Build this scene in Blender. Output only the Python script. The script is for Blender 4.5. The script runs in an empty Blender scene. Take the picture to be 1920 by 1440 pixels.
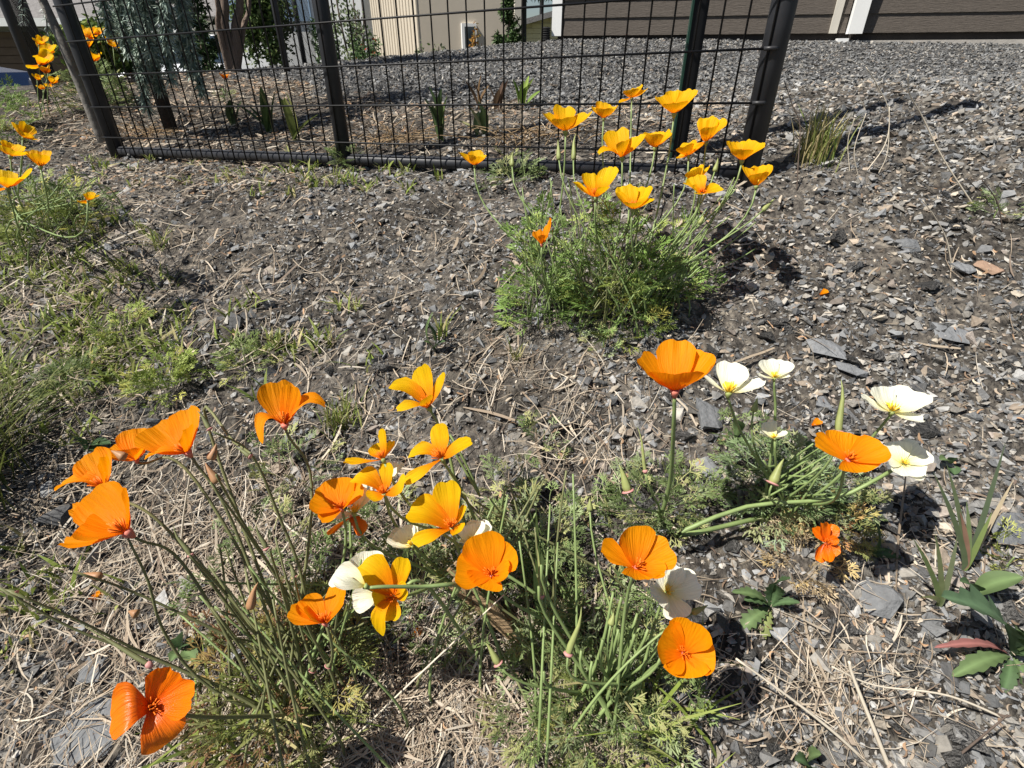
import bpy, bmesh, math, random
import numpy as np
from mathutils import Vector

# ------------------------------------------------------------------ camera, sky, sun, exposure
PITCH = math.radians(31.6)
FPX = 975.0                       # focal length in photo pixels (photo 1920 x 1440)
CZ = 0.90                         # height of the camera in the world
scene = bpy.context.scene
col = scene.collection
cam_d = bpy.data.cameras.new('camera'); cam = bpy.data.objects.new('camera', cam_d); col.objects.link(cam)
cam_d.sensor_width = 36.0; cam_d.lens = 36.0 * FPX / 1920.0
cam_d.clip_start = 0.01; cam_d.clip_end = 3000.0
cam.location = (0, 0, CZ); cam.rotation_euler = (math.pi / 2 - PITCH, 0, 0)
scene.camera = cam

SUN_EL = math.radians(55.0)
SUN_AZ = np.array([-0.93, -0.36]) / math.hypot(0.93, 0.36)       # where the sun stands
world = bpy.data.worlds.new('World'); scene.world = world; world.use_nodes = True
wn = world.node_tree
sky = wn.nodes.new('ShaderNodeTexSky'); sky.sky_type = 'NISHITA'; sky.sun_disc = False
sky.sun_elevation = SUN_EL; sky.sun_rotation = math.atan2(SUN_AZ[0], SUN_AZ[1])
bg = wn.nodes['Background']; bg.inputs[1].default_value = 0.05
wn.links.new(sky.outputs[0], bg.inputs[0])
sl = bpy.data.lights.new('sun', 'SUN'); so = bpy.data.objects.new('sun', sl); col.objects.link(so)
sl.energy = 5.0; sl.angle = math.radians(0.5); sl.color = (1.0, 0.955, 0.88)
ce = math.cos(SUN_EL)
sun_travel = Vector((-SUN_AZ[0] * ce, -SUN_AZ[1] * ce, -math.sin(SUN_EL)))
so.rotation_euler = sun_travel.to_track_quat('-Z', 'Y').to_euler(); so.location = (-6, -3, 9)
scene.view_settings.view_transform = 'Standard'; scene.view_settings.look = 'None'
scene.view_settings.gamma = 1.0; scene.view_settings.exposure = 0.66
scene.cycles.use_denoising = True

rng = np.random.default_rng(7)
random.seed(7)
PI = math.pi
SP, CP = math.sin(PITCH), math.cos(PITCH)

# ------------------------------------------------------------------ the photograph's rays
def ray(px, py):
    xc = (np.asarray(px, float) - 960) / FPX; yc = (720 - np.asarray(py, float)) / FPX
    return np.stack([xc, CP + SP * yc, -SP + CP * yc], -1)
CAM = np.array([0, 0, CZ])
def P(px, py, zc):                # the point seen at a photo pixel, zc metres deep
    return CAM + ray(px, py) * np.asarray(zc, float)[..., None]
def W(px, py, Y):                 # the point seen at a photo pixel, Y metres ahead
    r = ray(px, py); return CAM + r * (np.asarray(Y, float) / r[..., 1])[..., None]

def hash2(i, j, s):
    n = (i.astype(np.int64) * 374761393 + j.astype(np.int64) * 668265263 + s * 1442695041) & 0xFFFFFFFF
    n = ((n ^ (n >> 13)) * 1274126177) & 0xFFFFFFFF
    return ((n ^ (n >> 16)) & 0xFFFF) / 65535.0
def vnoise(x, y, s=0):
    i = np.floor(x); j = np.floor(y); fx = x - i; fy = y - j
    fx = fx * fx * (3 - 2 * fx); fy = fy * fy * (3 - 2 * fy)
    a = hash2(i, j, s); b = hash2(i + 1, j, s); c = hash2(i, j + 1, s); d = hash2(i + 1, j + 1, s)
    return (a * (1 - fx) + b * fx) * (1 - fy) + (c * (1 - fx) + d * fx) * fy
def sp(v, k):
    v = np.asarray(v, float) / k
    return k * np.where(v > 30, v, np.log1p(np.exp(np.minimum(v, 30))))
FLOOR = -0.95
def G(x, y):                      # the bank: 19 degrees near the camera, easing to the gravel pad, then a crest
    x = np.asarray(x, float); y = np.asarray(y, float)
    z = -0.74 + 0.34 * np.maximum(y, -1.5) - 0.246 * sp(y - 1.45, 0.1) 
    fy = np.clip((y - 2.3) / .9, 0, 1); z = z + np.where(x < 0, .08 * np.maximum(x, -1.6), (.05 + .075 * np.clip((y - .6) / .7, 0, 1) * (1 - np.clip((y - 1.6) / 1.6, 0, 1))) * np.minimum(x, 1.2)) * (1 - .6 * fy * fy * (3 - 2 * fy))
    df = (x - .555) * .389 + (y - 1.31) * .921; z = z - .018 * np.exp(-(df / .12)**2) * np.clip((.3 - x) / .3, 0, 1)
    crest = np.clip(4.0 + (x + 2.3) * 0.8, 3.3, 9.5)
    z = z - 0.45 * sp(y - crest - 0.3, 0.15)
    z = FLOOR + sp(z - FLOOR, 0.05)
    return z + CZ
def M(x, y):                      # small lumps of soil
    f = np.clip((9 - np.hypot(x, y)) / 6, 0, 1)
    m = (vnoise(x * 9, y * 9, 1) - .5) * .022 + (vnoise(x * 33, y * 33, 2) - .5) * .013 + (vnoise(x * 85, y * 85, 3) - .5) * .006
    return m * f
def GM(x, y): return G(x, y) + M(x, y)
def GPv(px, py):                  # ground points under photo pixels
    r = ray(px, py); lo = np.full(r.shape[:-1], .05); hi = np.full(r.shape[:-1], 7.0)
    for _ in range(34):
        m = (lo + hi) / 2; q = CAM + r * m[..., None]
        below = q[..., 2] < G(q[..., 0], q[..., 1])
        hi = np.where(below, m, hi); lo = np.where(below, lo, m)
    q = CAM + r * hi[..., None]; q[..., 2] = GM(q[..., 0], q[..., 1]); return q
def GP(px, py): return GPv(np.array([px]), np.array([py]))[0]

# ------------------------------------------------------------------ mesh and object helpers
ORG = {}
def mesh(name, V, F, mat, uv=None, vc=None, smooth=False):
    me = bpy.data.meshes.new(name)
    V = np.asarray(V, np.float32)
    if isinstance(F, np.ndarray):
        m, k = F.shape
        me.vertices.add(len(V)); me.vertices.foreach_set('co', V.ravel())
        me.loops.add(m * k); me.loops.foreach_set('vertex_index', F.astype(np.int32).ravel())
        me.polygons.add(m); me.polygons.foreach_set('loop_start', np.arange(0, m * k, k, dtype=np.int32))
        me.update(calc_edges=True)
    else:
        me.from_pydata(V.tolist(), [], [list(map(int, f)) for f in F]); me.update()
    if uv is not None:
        l = me.uv_layers.new(name='UVMap'); idx = np.empty(len(me.loops), np.int32); me.loops.foreach_get('vertex_index', idx)
        l.data.foreach_set('uv', np.asarray(uv, np.float32)[idx].ravel())
    if vc is not None:
        a = me.color_attributes.new('Col', 'FLOAT_COLOR', 'POINT')
        c = np.ones((len(V), 4), np.float32); c[:, :3] = vc; a.data.foreach_set('color', c.ravel())
    me.polygons.foreach_set('use_smooth', np.full(len(me.polygons), bool(smooth)))
    me.materials.append(mat)
    return me
def root(name, label, cat, loc, group=None):
    o = bpy.data.objects.new(name, None); col.objects.link(o); o.location = loc; o.empty_display_size = .05
    o['label'] = label; o['category'] = cat
    if group: o['group'] = group
    ORG[o] = np.array(loc, float); return o
def part(name, parent, V, F, mat, uv=None, vc=None, smooth=False, kind=None):
    org = ORG[parent]; me = mesh(name, np.asarray(V, float) - org, F, mat, uv, vc, smooth)
    o = bpy.data.objects.new(name, me); col.objects.link(o); o.parent = parent; ORG[o] = org
    if kind: o['kind'] = kind
    return o
def single(name, label, cat, V, F, mat, base, vc=None, group=None, kind=None, smooth=False, uv=None):
    base = np.array(base, float)
    o = bpy.data.objects.new(name, mesh(name, np.asarray(V, float) - base, F, mat, uv, vc, smooth)); col.objects.link(o)
    o.location = base; ORG[o] = base
    if label: o['label'] = label
    if cat: o['category'] = cat
    if group: o['group'] = group
    if kind: o['kind'] = kind
    return o
class MB:
    def __init__(s): s.v = []; s.f = []; s.n = 0
    def add(s, V, F):
        s.v.append(np.asarray(V, float)); s.f += [tuple(int(i) + s.n for i in f) for f in F]; s.n += len(V); return s
    def box(s, a, b):
        (x0, y0, z0), (x1, y1, z1) = a, b
        return s.add([(x0,y0,z0),(x1,y0,z0),(x1,y1,z0),(x0,y1,z0),(x0,y0,z1),(x1,y0,z1),(x1,y1,z1),(x0,y1,z1)],
                     [(0,3,2,1),(4,5,6,7),(0,1,5,4),(1,2,6,5),(2,3,7,6),(3,0,4,7)])
    def obox(s, o, ux, uy, a, b):         # box in a turned frame: o + x*ux + y*uy + z*up
        (x0, y0, z0), (x1, y1, z1) = a, b
        q = [np.asarray(o) + ux * x + uy * y + np.array([0, 0, z]) for x, y, z in
             [(x0,y0,z0),(x1,y0,z0),(x1,y1,z0),(x0,y1,z0),(x0,y0,z1),(x1,y0,z1),(x1,y1,z1),(x0,y1,z1)]]
        return s.add(q, [(0,3,2,1),(4,5,6,7),(0,1,5,4),(1,2,6,5),(2,3,7,6),(3,0,4,7)])
    def tube(s, pts, rad, k=6, cap=True):
        V, F = tube(pts, rad, k, cap); return s.add(V, F)
    @property
    def V(s): return np.concatenate(s.v)
def tube(pts, rad, k=6, cap=True):
    pts = np.asarray(pts, float); n = len(pts); rad = np.broadcast_to(np.asarray(rad, float), (n,))
    t = np.gradient(pts, axis=0); t /= np.linalg.norm(t, axis=1)[:, None] + 1e-12
    a = np.array([1., 0, 0]) if abs(t[0, 0]) < .8 else np.array([0, 1., 0])
    u = np.cross(t[0], a); u /= np.linalg.norm(u); V = []
    ang = np.arange(k) * 2 * PI / k
    for i in range(n):
        u = u - t[i] * (u @ t[i]); u /= np.linalg.norm(u); w = np.cross(t[i], u)
        V.append(pts[i] + rad[i] * (np.cos(ang)[:, None] * u + np.sin(ang)[:, None] * w))
    F = [(i * k + j, i * k + (j + 1) % k, (i + 1) * k + (j + 1) % k, (i + 1) * k + j) for i in range(n - 1) for j in range(k)]
    if cap: F += [tuple(range(k - 1, -1, -1)), tuple(range((n - 1) * k, n * k))]
    return np.concatenate(V), F
def ribbons(paths, w, side):              # paths (n,k,3), half widths (n,k), side (n,3) or (n,k,3)
    n, k, _ = paths.shape
    if side.ndim == 2: side = side[:, None, :]
    V = np.stack([paths - side * w[..., None], paths + side * w[..., None]], 2).reshape(-1, 3)
    b = (np.arange(n) * k * 2)[:, None] + np.arange(k - 1)[None] * 2
    F = np.stack([b, b + 1, b + 3, b + 2], -1).reshape(-1, 4)
    return V, F
def rep(c, k): return np.repeat(c, k, axis=0)
def bez(a, b, c, d, n):
    t = np.linspace(0, 1, n)[:, None]
    return (1-t)**3*a + 3*t*(1-t)**2*b + 3*t*t*(1-t)*c + t**3*d
def nrm(v): v = np.asarray(v, float); return v / (np.linalg.norm(v, axis=-1, keepdims=True) + 1e-12)

# ------------------------------------------------------------------ materials
def mat(name, base=(.5,.5,.5), attr=False, rough=.8, noise=None, bump=None, transl=0, rnd=0, ramp=None, veins=False, metal=0, spec=.3, stretch=None):
    m = bpy.data.materials.new(name); m.use_nodes = True; nt = m.node_tree; N, L = nt.nodes, nt.links
    b = N['Principled BSDF']; b.inputs['Roughness'].default_value = rough; b.inputs['Metallic'].default_value = metal
    b.inputs['Specular IOR Level'].default_value = spec
    def node(t, **k):
        n = N.new(t)
        for a, v in k.items(): setattr(n, a, v)
        return n
    if attr:
        c = node('ShaderNodeAttribute', attribute_name='Col').outputs['Color']
    elif ramp:
        tc = node('ShaderNodeUVMap'); sx = node('ShaderNodeSeparateXYZ'); L.new(tc.outputs[0], sx.inputs[0])
        r = node('ShaderNodeValToRGB'); L.new(sx.outputs[1], r.inputs[0])
        while len(r.color_ramp.elements) < len(ramp): r.color_ramp.elements.new(.5)
        for e, (p, cc) in zip(r.color_ramp.elements, ramp): e.position = p; e.color = (*cc, 1)
        c = r.outputs[0]
    else:
        rg = node('ShaderNodeRGB'); rg.outputs[0].default_value = (*base, 1); c = rg.outputs[0]
    def mul(c, f):
        x = node('ShaderNodeMix', data_type='RGBA', blend_type='MULTIPLY'); x.inputs[0].default_value = 1
        L.new(c, x.inputs[6]); L.new(f, x.inputs[7]); return x.outputs[2]
    def rng_(f, lo, hi):
        r = node('ShaderNodeMapRange'); L.new(f, r.inputs[0]); r.inputs[3].default_value = lo; r.inputs[4].default_value = hi; return r.outputs[0]
    tco = node('ShaderNodeTexCoord'); vec = tco.outputs['Object']
    if stretch:
        mp = node('ShaderNodeMapping'); mp.inputs['Scale'].default_value = stretch; L.new(vec, mp.inputs[0]); vec = mp.outputs[0]
    if veins:
        uvn = node('ShaderNodeUVMap'); mp = node('ShaderNodeMapping'); mp.inputs['Scale'].default_value = (14, 1.2, 1); L.new(uvn.outputs[0], mp.inputs[0])
        nz = node('ShaderNodeTexNoise'); nz.inputs['Scale'].default_value = 1.6; nz.inputs['Detail'].default_value = 4; L.new(mp.outputs[0], nz.inputs[0])
        c = mul(c, rng_(nz.outputs[0], .76, 1.22))
        bp = node('ShaderNodeBump'); bp.inputs['Strength'].default_value = .55; bp.inputs['Distance'].default_value = .003
        L.new(nz.outputs[0], bp.inputs['Height']); L.new(bp.outputs[0], b.inputs['Normal'])
    if noise:
        nz = node('ShaderNodeTexNoise'); nz.inputs['Scale'].default_value = noise[0]; nz.inputs['Detail'].default_value = 6
        L.new(vec, nz.inputs[0]); c = mul(c, rng_(nz.outputs[0], 1 - noise[1], 1 + noise[1]))
    if rnd:
        oi = node('ShaderNodeObjectInfo'); c = mul(c, rng_(oi.outputs['Random'], 1 - rnd, 1 + rnd))
    if bump:
        nz = node('ShaderNodeTexNoise'); nz.inputs['Scale'].default_value = bump[0]; nz.inputs['Detail'].default_value = 8; L.new(vec, nz.inputs[0])
        bp = node('ShaderNodeBump'); bp.inputs['Strength'].default_value = bump[1]; bp.inputs['Distance'].default_value = bump[2] if len(bump) > 2 else .005
        L.new(nz.outputs[0], bp.inputs['Height']); L.new(bp.outputs[0], b.inputs['Normal'])
    L.new(c, b.inputs['Base Color'])
    if transl:
        t = node('ShaderNodeBsdfTranslucent'); L.new(c, t.inputs[0]); x = node('ShaderNodeMixShader'); x.inputs[0].default_value = transl
        L.new(b.outputs[0], x.inputs[1]); L.new(t.outputs[0], x.inputs[2]); L.new(x.outputs[0], N['Material Output'].inputs[0])
    return m
OR, YE = (.93,.225,.002), (.90,.47,.004)
MT = dict(
    petal_o=mat('petal_orange', ramp=[(0,(.84,.14,.002)),(.25,(.93,.26,.002)),(.7,(.96,.325,.002)),(1,(.96,.35,.002))], transl=.5, veins=True, rough=.55, spec=.15),
    petal_y=mat('petal_yellow', ramp=[(0,(.88,.20,.002)),(.34,(.93,.32,.002)),(.60,(.92,.50,.004)),(1,(.90,.58,.006))], transl=.5, veins=True, rough=.55, spec=.15),
    petal_f=mat('petal_golden', ramp=[(0,(.86,.20,.002)),(.3,(.92,.34,.003)),(.65,(.92,.46,.004)),(1,(.90,.55,.006))], transl=.5, veins=True, rough=.55, spec=.15),
    petal_w=mat('petal_cream', ramp=[(0,(.80,.62,.06)),(.2,(.85,.81,.45)),(.5,(.88,.86,.66)),(1,(.89,.88,.76))], transl=.35, veins=True, rough=.6, spec=.15),
    petal_d=mat('petal_deep_orange', ramp=[(0,(.55,.06,.002)),(.3,(.80,.14,.002)),(.8,(.87,.19,.002)),(1,(.88,.22,.002))], transl=.3, veins=True, rough=.32, spec=.5),
    stam_o=mat('stamen_orange', (.72,.16,.004), rough=.6), stam_y=mat('stamen_yellow', (.80,.52,.03), rough=.6),
    rim=mat('receptacle', (.55,.17,.12), rough=.6), rimg=mat('receptacle_green', (.25,.3,.1), rough=.6),
    rimp=mat('seed_rim', (.50,.24,.22), rough=.6),
    stem=mat('stem', (.20,.27,.10), rough=.5, noise=(60,.35), spec=.4), stemd=mat('stem_dark', (.16,.17,.075), rough=.55, noise=(60,.4)),
    bud=mat('bud', (.25,.28,.10), rough=.5, noise=(90,.3)), budr=mat('bud_red', (.33,.18,.09), rough=.5, noise=(90,.3)),
    leaf=mat('foliage', attr=True, rough=.6, transl=.28, spec=.15, noise=(55,.25)), needle=mat('needles', attr=True, rough=.6, transl=.1),
    straw=mat('straw', attr=True, rough=.7, transl=.1), stones=mat('stones', attr=True, rough=.9, noise=(110,.5), bump=(230,.8,.003)),
    stone1=mat('stone', (.15,.145,.138), rough=.9, noise=(2.6,.6), bump=(4.5,.9,.16), rnd=.42),
    rockd=mat('dark_rock', (.085,.085,.085), rough=.85, noise=(90,.5), bump=(140,.8,.004)),
    slate=mat('slate', (.16,.165,.17), rough=.85, noise=(75,.5), bump=(110,.9,.005), rnd=.2), slateb=mat('slate_brown', (.30,.2,.14), rough=.85, noise=(60,.4), bump=(120,.8,.003)),
    black=mat('black_coat', (.006,.006,.007), rough=.5, noise=(30,.3), spec=.3), pipe=mat('dark_pipe', (.02,.021,.025), rough=.5, noise=(16,.7), bump=(50,.25,.002), spec=.5),
    green=mat('green_paint', (.012,.045,.03), rough=.4, noise=(20,.3), spec=.5), bracket=mat('bracket', (.03,.03,.032), rough=.4),
    bark=mat('bark', (.16,.12,.095), rough=.95, noise=(14,.5), bump=(30,1,.02), stretch=(3,3,.6)), barkd=mat('bark_dark', (.035,.03,.028), rough=.95, noise=(40,.5), bump=(60,1,.01)),
    barkg=mat('bark_grey', (.15,.14,.125), rough=.9, noise=(45,.75), bump=(50,.6,.006)),
    board=mat('brown_siding', (.115,.098,.083), rough=.75, noise=(9,.28), bump=(26,.8,.008), stretch=(.7,.7,14), spec=.2),
    skirt=mat('dark_skirting', (.045,.038,.034), rough=.8, noise=(8,.3)), concrete=mat('concrete', (.42,.39,.35), rough=.9, noise=(14,.25), bump=(70,.5,.004)),
    white=mat('white_trim', (.80,.80,.78), rough=.5, noise=(6,.06)), cream=mat('cream_shaded_trim', (.62,.58,.50), rough=.6, noise=(6,.1)),  # cream also carries the shade on one white house trim board
    tan=mat('tan_metal', (.52,.46,.37), rough=.55, noise=(3,.07)), tanw=mat('tan_wall', (.60,.53,.43), rough=.75, noise=(3,.08)),
    shingle=mat('shingles', (.20,.19,.185), rough=.95, noise=(16,.45), bump=(60,.9,.02)), garage=mat('garage_door', (.13,.085,.06), rough=.7, noise=(6,.2)),
    lapgrey=mat('lap_siding_grey', (.30,.30,.29), rough=.8, noise=(6,.12)), glass=mat('dark_glass', (.02,.03,.04), rough=.08, spec=.8),
    yellowwall=mat('pale_yellow_siding', (.62,.53,.33), rough=.8, noise=(5,.08)), rubber=mat('rubber', (.02,.02,.02), rough=.8, noise=(20,.3)),
    bluecar=mat('blue_paint', (.004,.012,.045), rough=.2, spec=.7, noise=(4,.1)), whitecar=mat('white_paint', (.78,.79,.80), rough=.25, spec=.6, noise=(4,.04)),
    rimm=mat('alloy', (.45,.45,.46), rough=.3, metal=.9, noise=(10,.1)), bluewall=mat('blue_grey_panel', (.24,.34,.46), rough=.6, noise=(4,.1)),
    lamp=mat('lamp_lens', (.75,.75,.72), rough=.1, noise=(30,.1)), hill=mat('hill_green', (.05,.075,.045), rough=1, noise=(.05,.5), bump=(.3,1,2)),
    wood=mat('weathered_wood', (.30,.21,.12), rough=.9, noise=(25,.5), bump=(60,.8,.004), stretch=(1,6,6)),
)
# soil: brown-grey earth, darker crumbs, gravel grey on the pad
def soil_mat():
    m = bpy.data.materials.new('soil'); m.use_nodes = True; nt = m.node_tree; N, L = nt.nodes, nt.links; b = N['Principled BSDF']
    b.inputs['Roughness'].default_value = .95; b.inputs['Specular IOR Level'].default_value = .15
    tc = N.new('ShaderNodeTexCoord')
    def noise(s, d=6):
        n = N.new('ShaderNodeTexNoise'); n.inputs['Scale'].default_value = s; n.inputs['Detail'].default_value = d; L.new(tc.outputs['Object'], n.inputs[0]); return n.outputs[0]
    r = N.new('ShaderNodeValToRGB'); L.new(noise(70, 8), r.inputs[0])
    cr = r.color_ramp; cr.elements[0].position = .3; cr.elements[0].color = (.03,.027,.024,1); cr.elements[1].position = .72; cr.elements[1].color = (.215,.19,.155,1)
    e = cr.elements.new(.5); e.color = (.092,.082,.071,1)
    at = N.new('ShaderNodeAttribute'); at.attribute_name = 'Col'
    v = N.new('ShaderNodeTexVoronoi'); v.inputs['Scale'].default_value = 42; L.new(tc.outputs['Object'], v.inputs[0])
    r2 = N.new('ShaderNodeValToRGB'); L.new(v.outputs['Color'], r2.inputs[0]); r2.color_ramp.elements[0].color = (.035,.035,.035,1); r2.color_ramp.elements[1].color = (.13,.125,.12,1)
    mx = N.new('ShaderNodeMix'); mx.data_type = 'RGBA'; sep = N.new('ShaderNodeSeparateColor'); L.new(at.outputs['Color'], sep.inputs[0])
    L.new(sep.outputs[0], mx.inputs[0]); L.new(r.outputs[0], mx.inputs[6]); L.new(r2.outputs[0], mx.inputs[7])
    gr = N.new('ShaderNodeMix'); gr.data_type = 'RGBA'; L.new(sep.outputs[1], gr.inputs[0]); L.new(mx.outputs[2], gr.inputs[6]); gr.inputs[7].default_value = (.10,.11,.06,1)
    pm = N.new('ShaderNodeMapRange'); L.new(noise(5, 3), pm.inputs[0]); pm.inputs[1].default_value = .35; pm.inputs[2].default_value = .68; pm.inputs[3].default_value = .5; pm.inputs[4].default_value = 1.25
    pmx = N.new('ShaderNodeMix'); pmx.data_type = 'RGBA'; pmx.blend_type = 'MULTIPLY'; pmx.inputs[0].default_value = 1; L.new(gr.outputs[2], pmx.inputs[6]); L.new(pm.outputs[0], pmx.inputs[7])
    L.new(pmx.outputs[2], b.inputs['Base Color'])
    bp = N.new('ShaderNodeBump'); bp.inputs['Strength'].default_value = 1; bp.inputs['Distance'].default_value = .012; L.new(noise(120, 8), bp.inputs['Height']); L.new(bp.outputs[0], b.inputs['Normal'])
    return m
SOIL = soil_mat()

# ------------------------------------------------------------------ ground: one sheet to the horizon
def pad(x, y):                    # 1 on the clean gravel pad behind the fence
    yb = np.where(x > .1, 2.28 - .1 * (x - .1), 2.28 + .82 * (.1 - x)) + (vnoise(x * 4, y * 4, 9) - .5) * .5
    return np.clip((y - yb) / .25 + .5, 0, 1)
def axis(dense0, dense1, step, far, grow=1.09):
    a = list(np.arange(dense0, dense1, step)); s = step; v = a[-1]
    while v < far: s *= grow; v += s; a.append(v)
    s = step; v = a[0]; L = []
    while v > -far: s *= grow; v -= s; L.append(v)
    return np.array(L[::-1] + a)
gx = axis(-1.7, 1.9, .011, 900); gy = axis(.1, 1.9, .011, 900, 1.06)
gy = gy[gy > -40]
X, Y = np.meshgrid(gx, gy); Z = GM(X, Y)
nx, ny = len(gx), len(gy)
ii = (np.arange(ny - 1)[:, None] * nx + np.arange(nx - 1)[None]).ravel()
gF = np.stack([ii, ii + 1, ii + nx + 1, ii + nx], -1)
pc = np.zeros((nx * ny, 3)); pc[:, 0] = pad(X, Y).ravel(); pc[:, 1] = np.clip((np.hypot(X, Y) - 9) / 8, 0, 1).ravel()
ground = single('ground', None, None, np.stack([X, Y, Z], -1).reshape(-1, 3), gF, SOIL, (0, 0, 0), vc=pc, kind='structure', smooth=True)

# distant wooded hill on the horizon
a = np.linspace(-1.3, 1.3, 60); hx = np.sin(a) * 700; hy = np.cos(a) * 700
hz = 24 + 9 * np.sin(a * 7) + 5 * np.sin(a * 17 + 1)
hv = np.concatenate([np.stack([hx, hy, hx * 0 - 3], -1), np.stack([hx * 1.15, hy * 1.15, hz * .8], -1), np.stack([hx * 1.25, hy * 1.25, hz], -1), np.stack([hx * 1.4, hy * 1.4, hx * 0 - 3], -1)])
hf = [(r * 60 + i, r * 60 + i + 1, (r + 1) * 60 + i + 1, (r + 1) * 60 + i) for r in range(3) for i in range(59)]
single('hills', None, None, hv, hf, MT['hill'], (0, 0, 0), kind='structure', smooth=True)

# ------------------------------------------------------------------ stones
def hull(n, sx, sy, sz, boxy=.5):
    bm = bmesh.new()
    for _ in range(n):
        v = rng.normal(size=3); v /= np.abs(v).max() ** boxy * np.linalg.norm(v) ** (1 - boxy)
        v *= rng.uniform(.7, 1.08); bm.verts.new((v[0] * sx, v[1] * sy, v[2] * sz))
    r = bmesh.ops.convex_hull(bm, input=bm.verts); bmesh.ops.delete(bm, geom=[e for e in r['geom_interior'] if isinstance(e, bmesh.types.BMVert)], context='VERTS')
    bmesh.ops.delete(bm, geom=[v for v in bm.verts if not v.link_faces], context='VERTS')
    bmesh.ops.triangulate(bm, faces=bm.faces[:]); bm.verts.index_update()
    V = np.array([v.co[:] for v in bm.verts]); F = np.array([[v.index for v in f.verts] for f in bm.faces]); bm.free(); return V, F
TPL = [hull(8, 1, rng.uniform(.55, .95), rng.uniform(.3, .65), .95) for _ in range(24)]
def rotm(yaw, tx, ty):
    cy, sy = np.cos(yaw), np.sin(yaw); cx, sx = np.cos(tx), np.sin(tx); c2, s2 = np.cos(ty), np.sin(ty); o = np.ones_like(yaw); z = o * 0
    A = np.stack([cy, -sy, z, sy, cy, z, z, z, o], -1).reshape(-1, 3, 3); B = np.stack([o, z, z, z, cx, -sx, z, sx, cx], -1).reshape(-1, 3, 3)
    C = np.stack([c2, z, s2, z, o, z, -s2, z, c2], -1).reshape(-1, 3, 3); return A @ B @ C
STONE_COL = np.array([(.20,.197,.19), (.155,.158,.16), (.24,.225,.20), (.25,.205,.16), (.11,.11,.11), (.21,.18,.155), (.32,.28,.225)])
def scatter(pos, size, bright=1.0, probs=None):
    n = len(pos); which = rng.integers(0, len(TPL), n); R = rotm(rng.uniform(0, 2 * PI, n), rng.normal(0, .45, n) + .3, rng.normal(0, .45, n))
    ci = rng.choice(len(STONE_COL), n, p=probs); cc = STONE_COL[ci] * np.minimum(rng.lognormal(-.2, .33, (n, 1)), 1.5) * bright
    Vs, Fs, Cs, off = [], [], [], 0
    for k, (tv, tf) in enumerate(TPL):
        s = np.where(which == k)[0]
        if not len(s): continue
        V = np.einsum('nij,vj->nvi', R[s], tv) * size[s][:, None, None] + pos[s][:, None, :]
        Vs.append(V.reshape(-1, 3)); Fs.append((tf[None] + (np.arange(len(s)) * len(tv))[:, None, None] + off).reshape(-1, 3)); Cs.append(rep(cc[s], len(tv))); off += V.shape[0] * V.shape[1]
    return np.concatenate(Vs), np.concatenate(Fs), np.concatenate(Cs)
def on_ground(x, y, dz=0): return np.stack([x, y, GM(x, y) + dz], -1)
def stone_density(x, y):          # how stony the bank is: bare on the right and middle, grassy on the left
    d = .7 + .3 * np.clip((x + .75) / .6, 0, 1); return .62 * d * (.4 + .6 * np.clip(vnoise(x * 5, y * 5, 21) * 1.9 - .2, 0, 1))
n = 215000; y = .12 + 2.5 * rng.random(n)**1.25; x = (rng.random(n) * 2 - 1) * (.45 + y * 1.02)
keep = (rng.random(n) < stone_density(x, y)) & (pad(x, y) < .9) & ~((y > 1.5 - .42 * (x - .3)) & (x < .5) & (rng.random(n) < .6)); x, y = x[keep], y[keep]
size = .0033 * np.exp(rng.exponential(.42, len(x))) * (.8 + .22 * y); size = np.minimum(size * (.86 + .24 * np.clip((x - .1) / .4, 0, 1)), .015)
V1, F1, C1 = scatter(on_ground(x, y, size * .16), size, 1.22, [.28, .22, .22, .09, .08, .06, .05])
part('gravel', ground, V1, F1, MT['stones'], vc=C1, kind='stuff')
n = 78000; y = 2.0 + 5.2 * rng.random(n) ** 1.5; x = -.95 * y + (rng.random(n) * 1.98) * y
crest_y = np.clip(4.0 + (x + 2.3) * 0.8, 3.3, 9.5)
keep = (rng.random(n) < pad(x, y)) & (y < crest_y + .7); x, y = x[keep], y[keep]
size = rng.uniform(.005, .0115, len(x)) * (1 + .08 * y)
V1, F1, C1 = scatter(on_ground(x, y, size * .25), size, 1.0, [.36, .32, .18, .02, .1, .02, 0])
part('gravel', ground, V1, F1, MT['stones'], vc=C1, kind='stuff')
# the stones that show largest, one by one
SM = [mesh('stone', *hull(10, 1, rng.uniform(.6, .95), rng.uniform(.3, .5), 1.0), MT['stone1']) for _ in range(14)]
cnt = 0
while cnt < 285:
    px, py = rng.uniform(-60, 1980), rng.uniform(380, 1470)
    if rng.random() > (.25 if px < 700 else .55 if px < 1150 else 1): continue
    q = GP(px, py); s = rng.uniform(.009, .019) * (1.0 if rng.random() < .75 else 1.6)
    o = bpy.data.objects.new('stone', SM[cnt % 14]); col.objects.link(o); o.parent = ground
    o.location = (q[0], q[1], q[2] + s * .06); o.scale = (s, s * rng.uniform(.8, 1.2), s * rng.uniform(.8, 1.2)); o.rotation_euler = (rng.normal(.3, .25), rng.normal(0, .25), rng.uniform(0, 6.28)); cnt += 1
def slab(label, px, py, wpx, hpx, m, rot=None, thick=.3, group=None):
    q = GP(px, py); zc = (q - CAM)[1] * CP - (q - CAM)[2] * SP; sx = wpx / 2 * zc / FPX; sy = hpx / 2 * zc / FPX / .8
    V, F = hull(16, sx, sy, min(sx, sy) * thick, .75); yaw = rng.uniform(-.3, .3) if rot is None else rot
    Rm = rotm(np.array([0.]), np.array([.31]), np.array([0.05]))[0] @ rotm(np.array([yaw]), np.array([0.]), np.array([0.]))[0]
    single('rock', label, 'rock', V @ Rm.T + q + np.array([0, 0, .007]), F, m, q, group=group)
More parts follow.
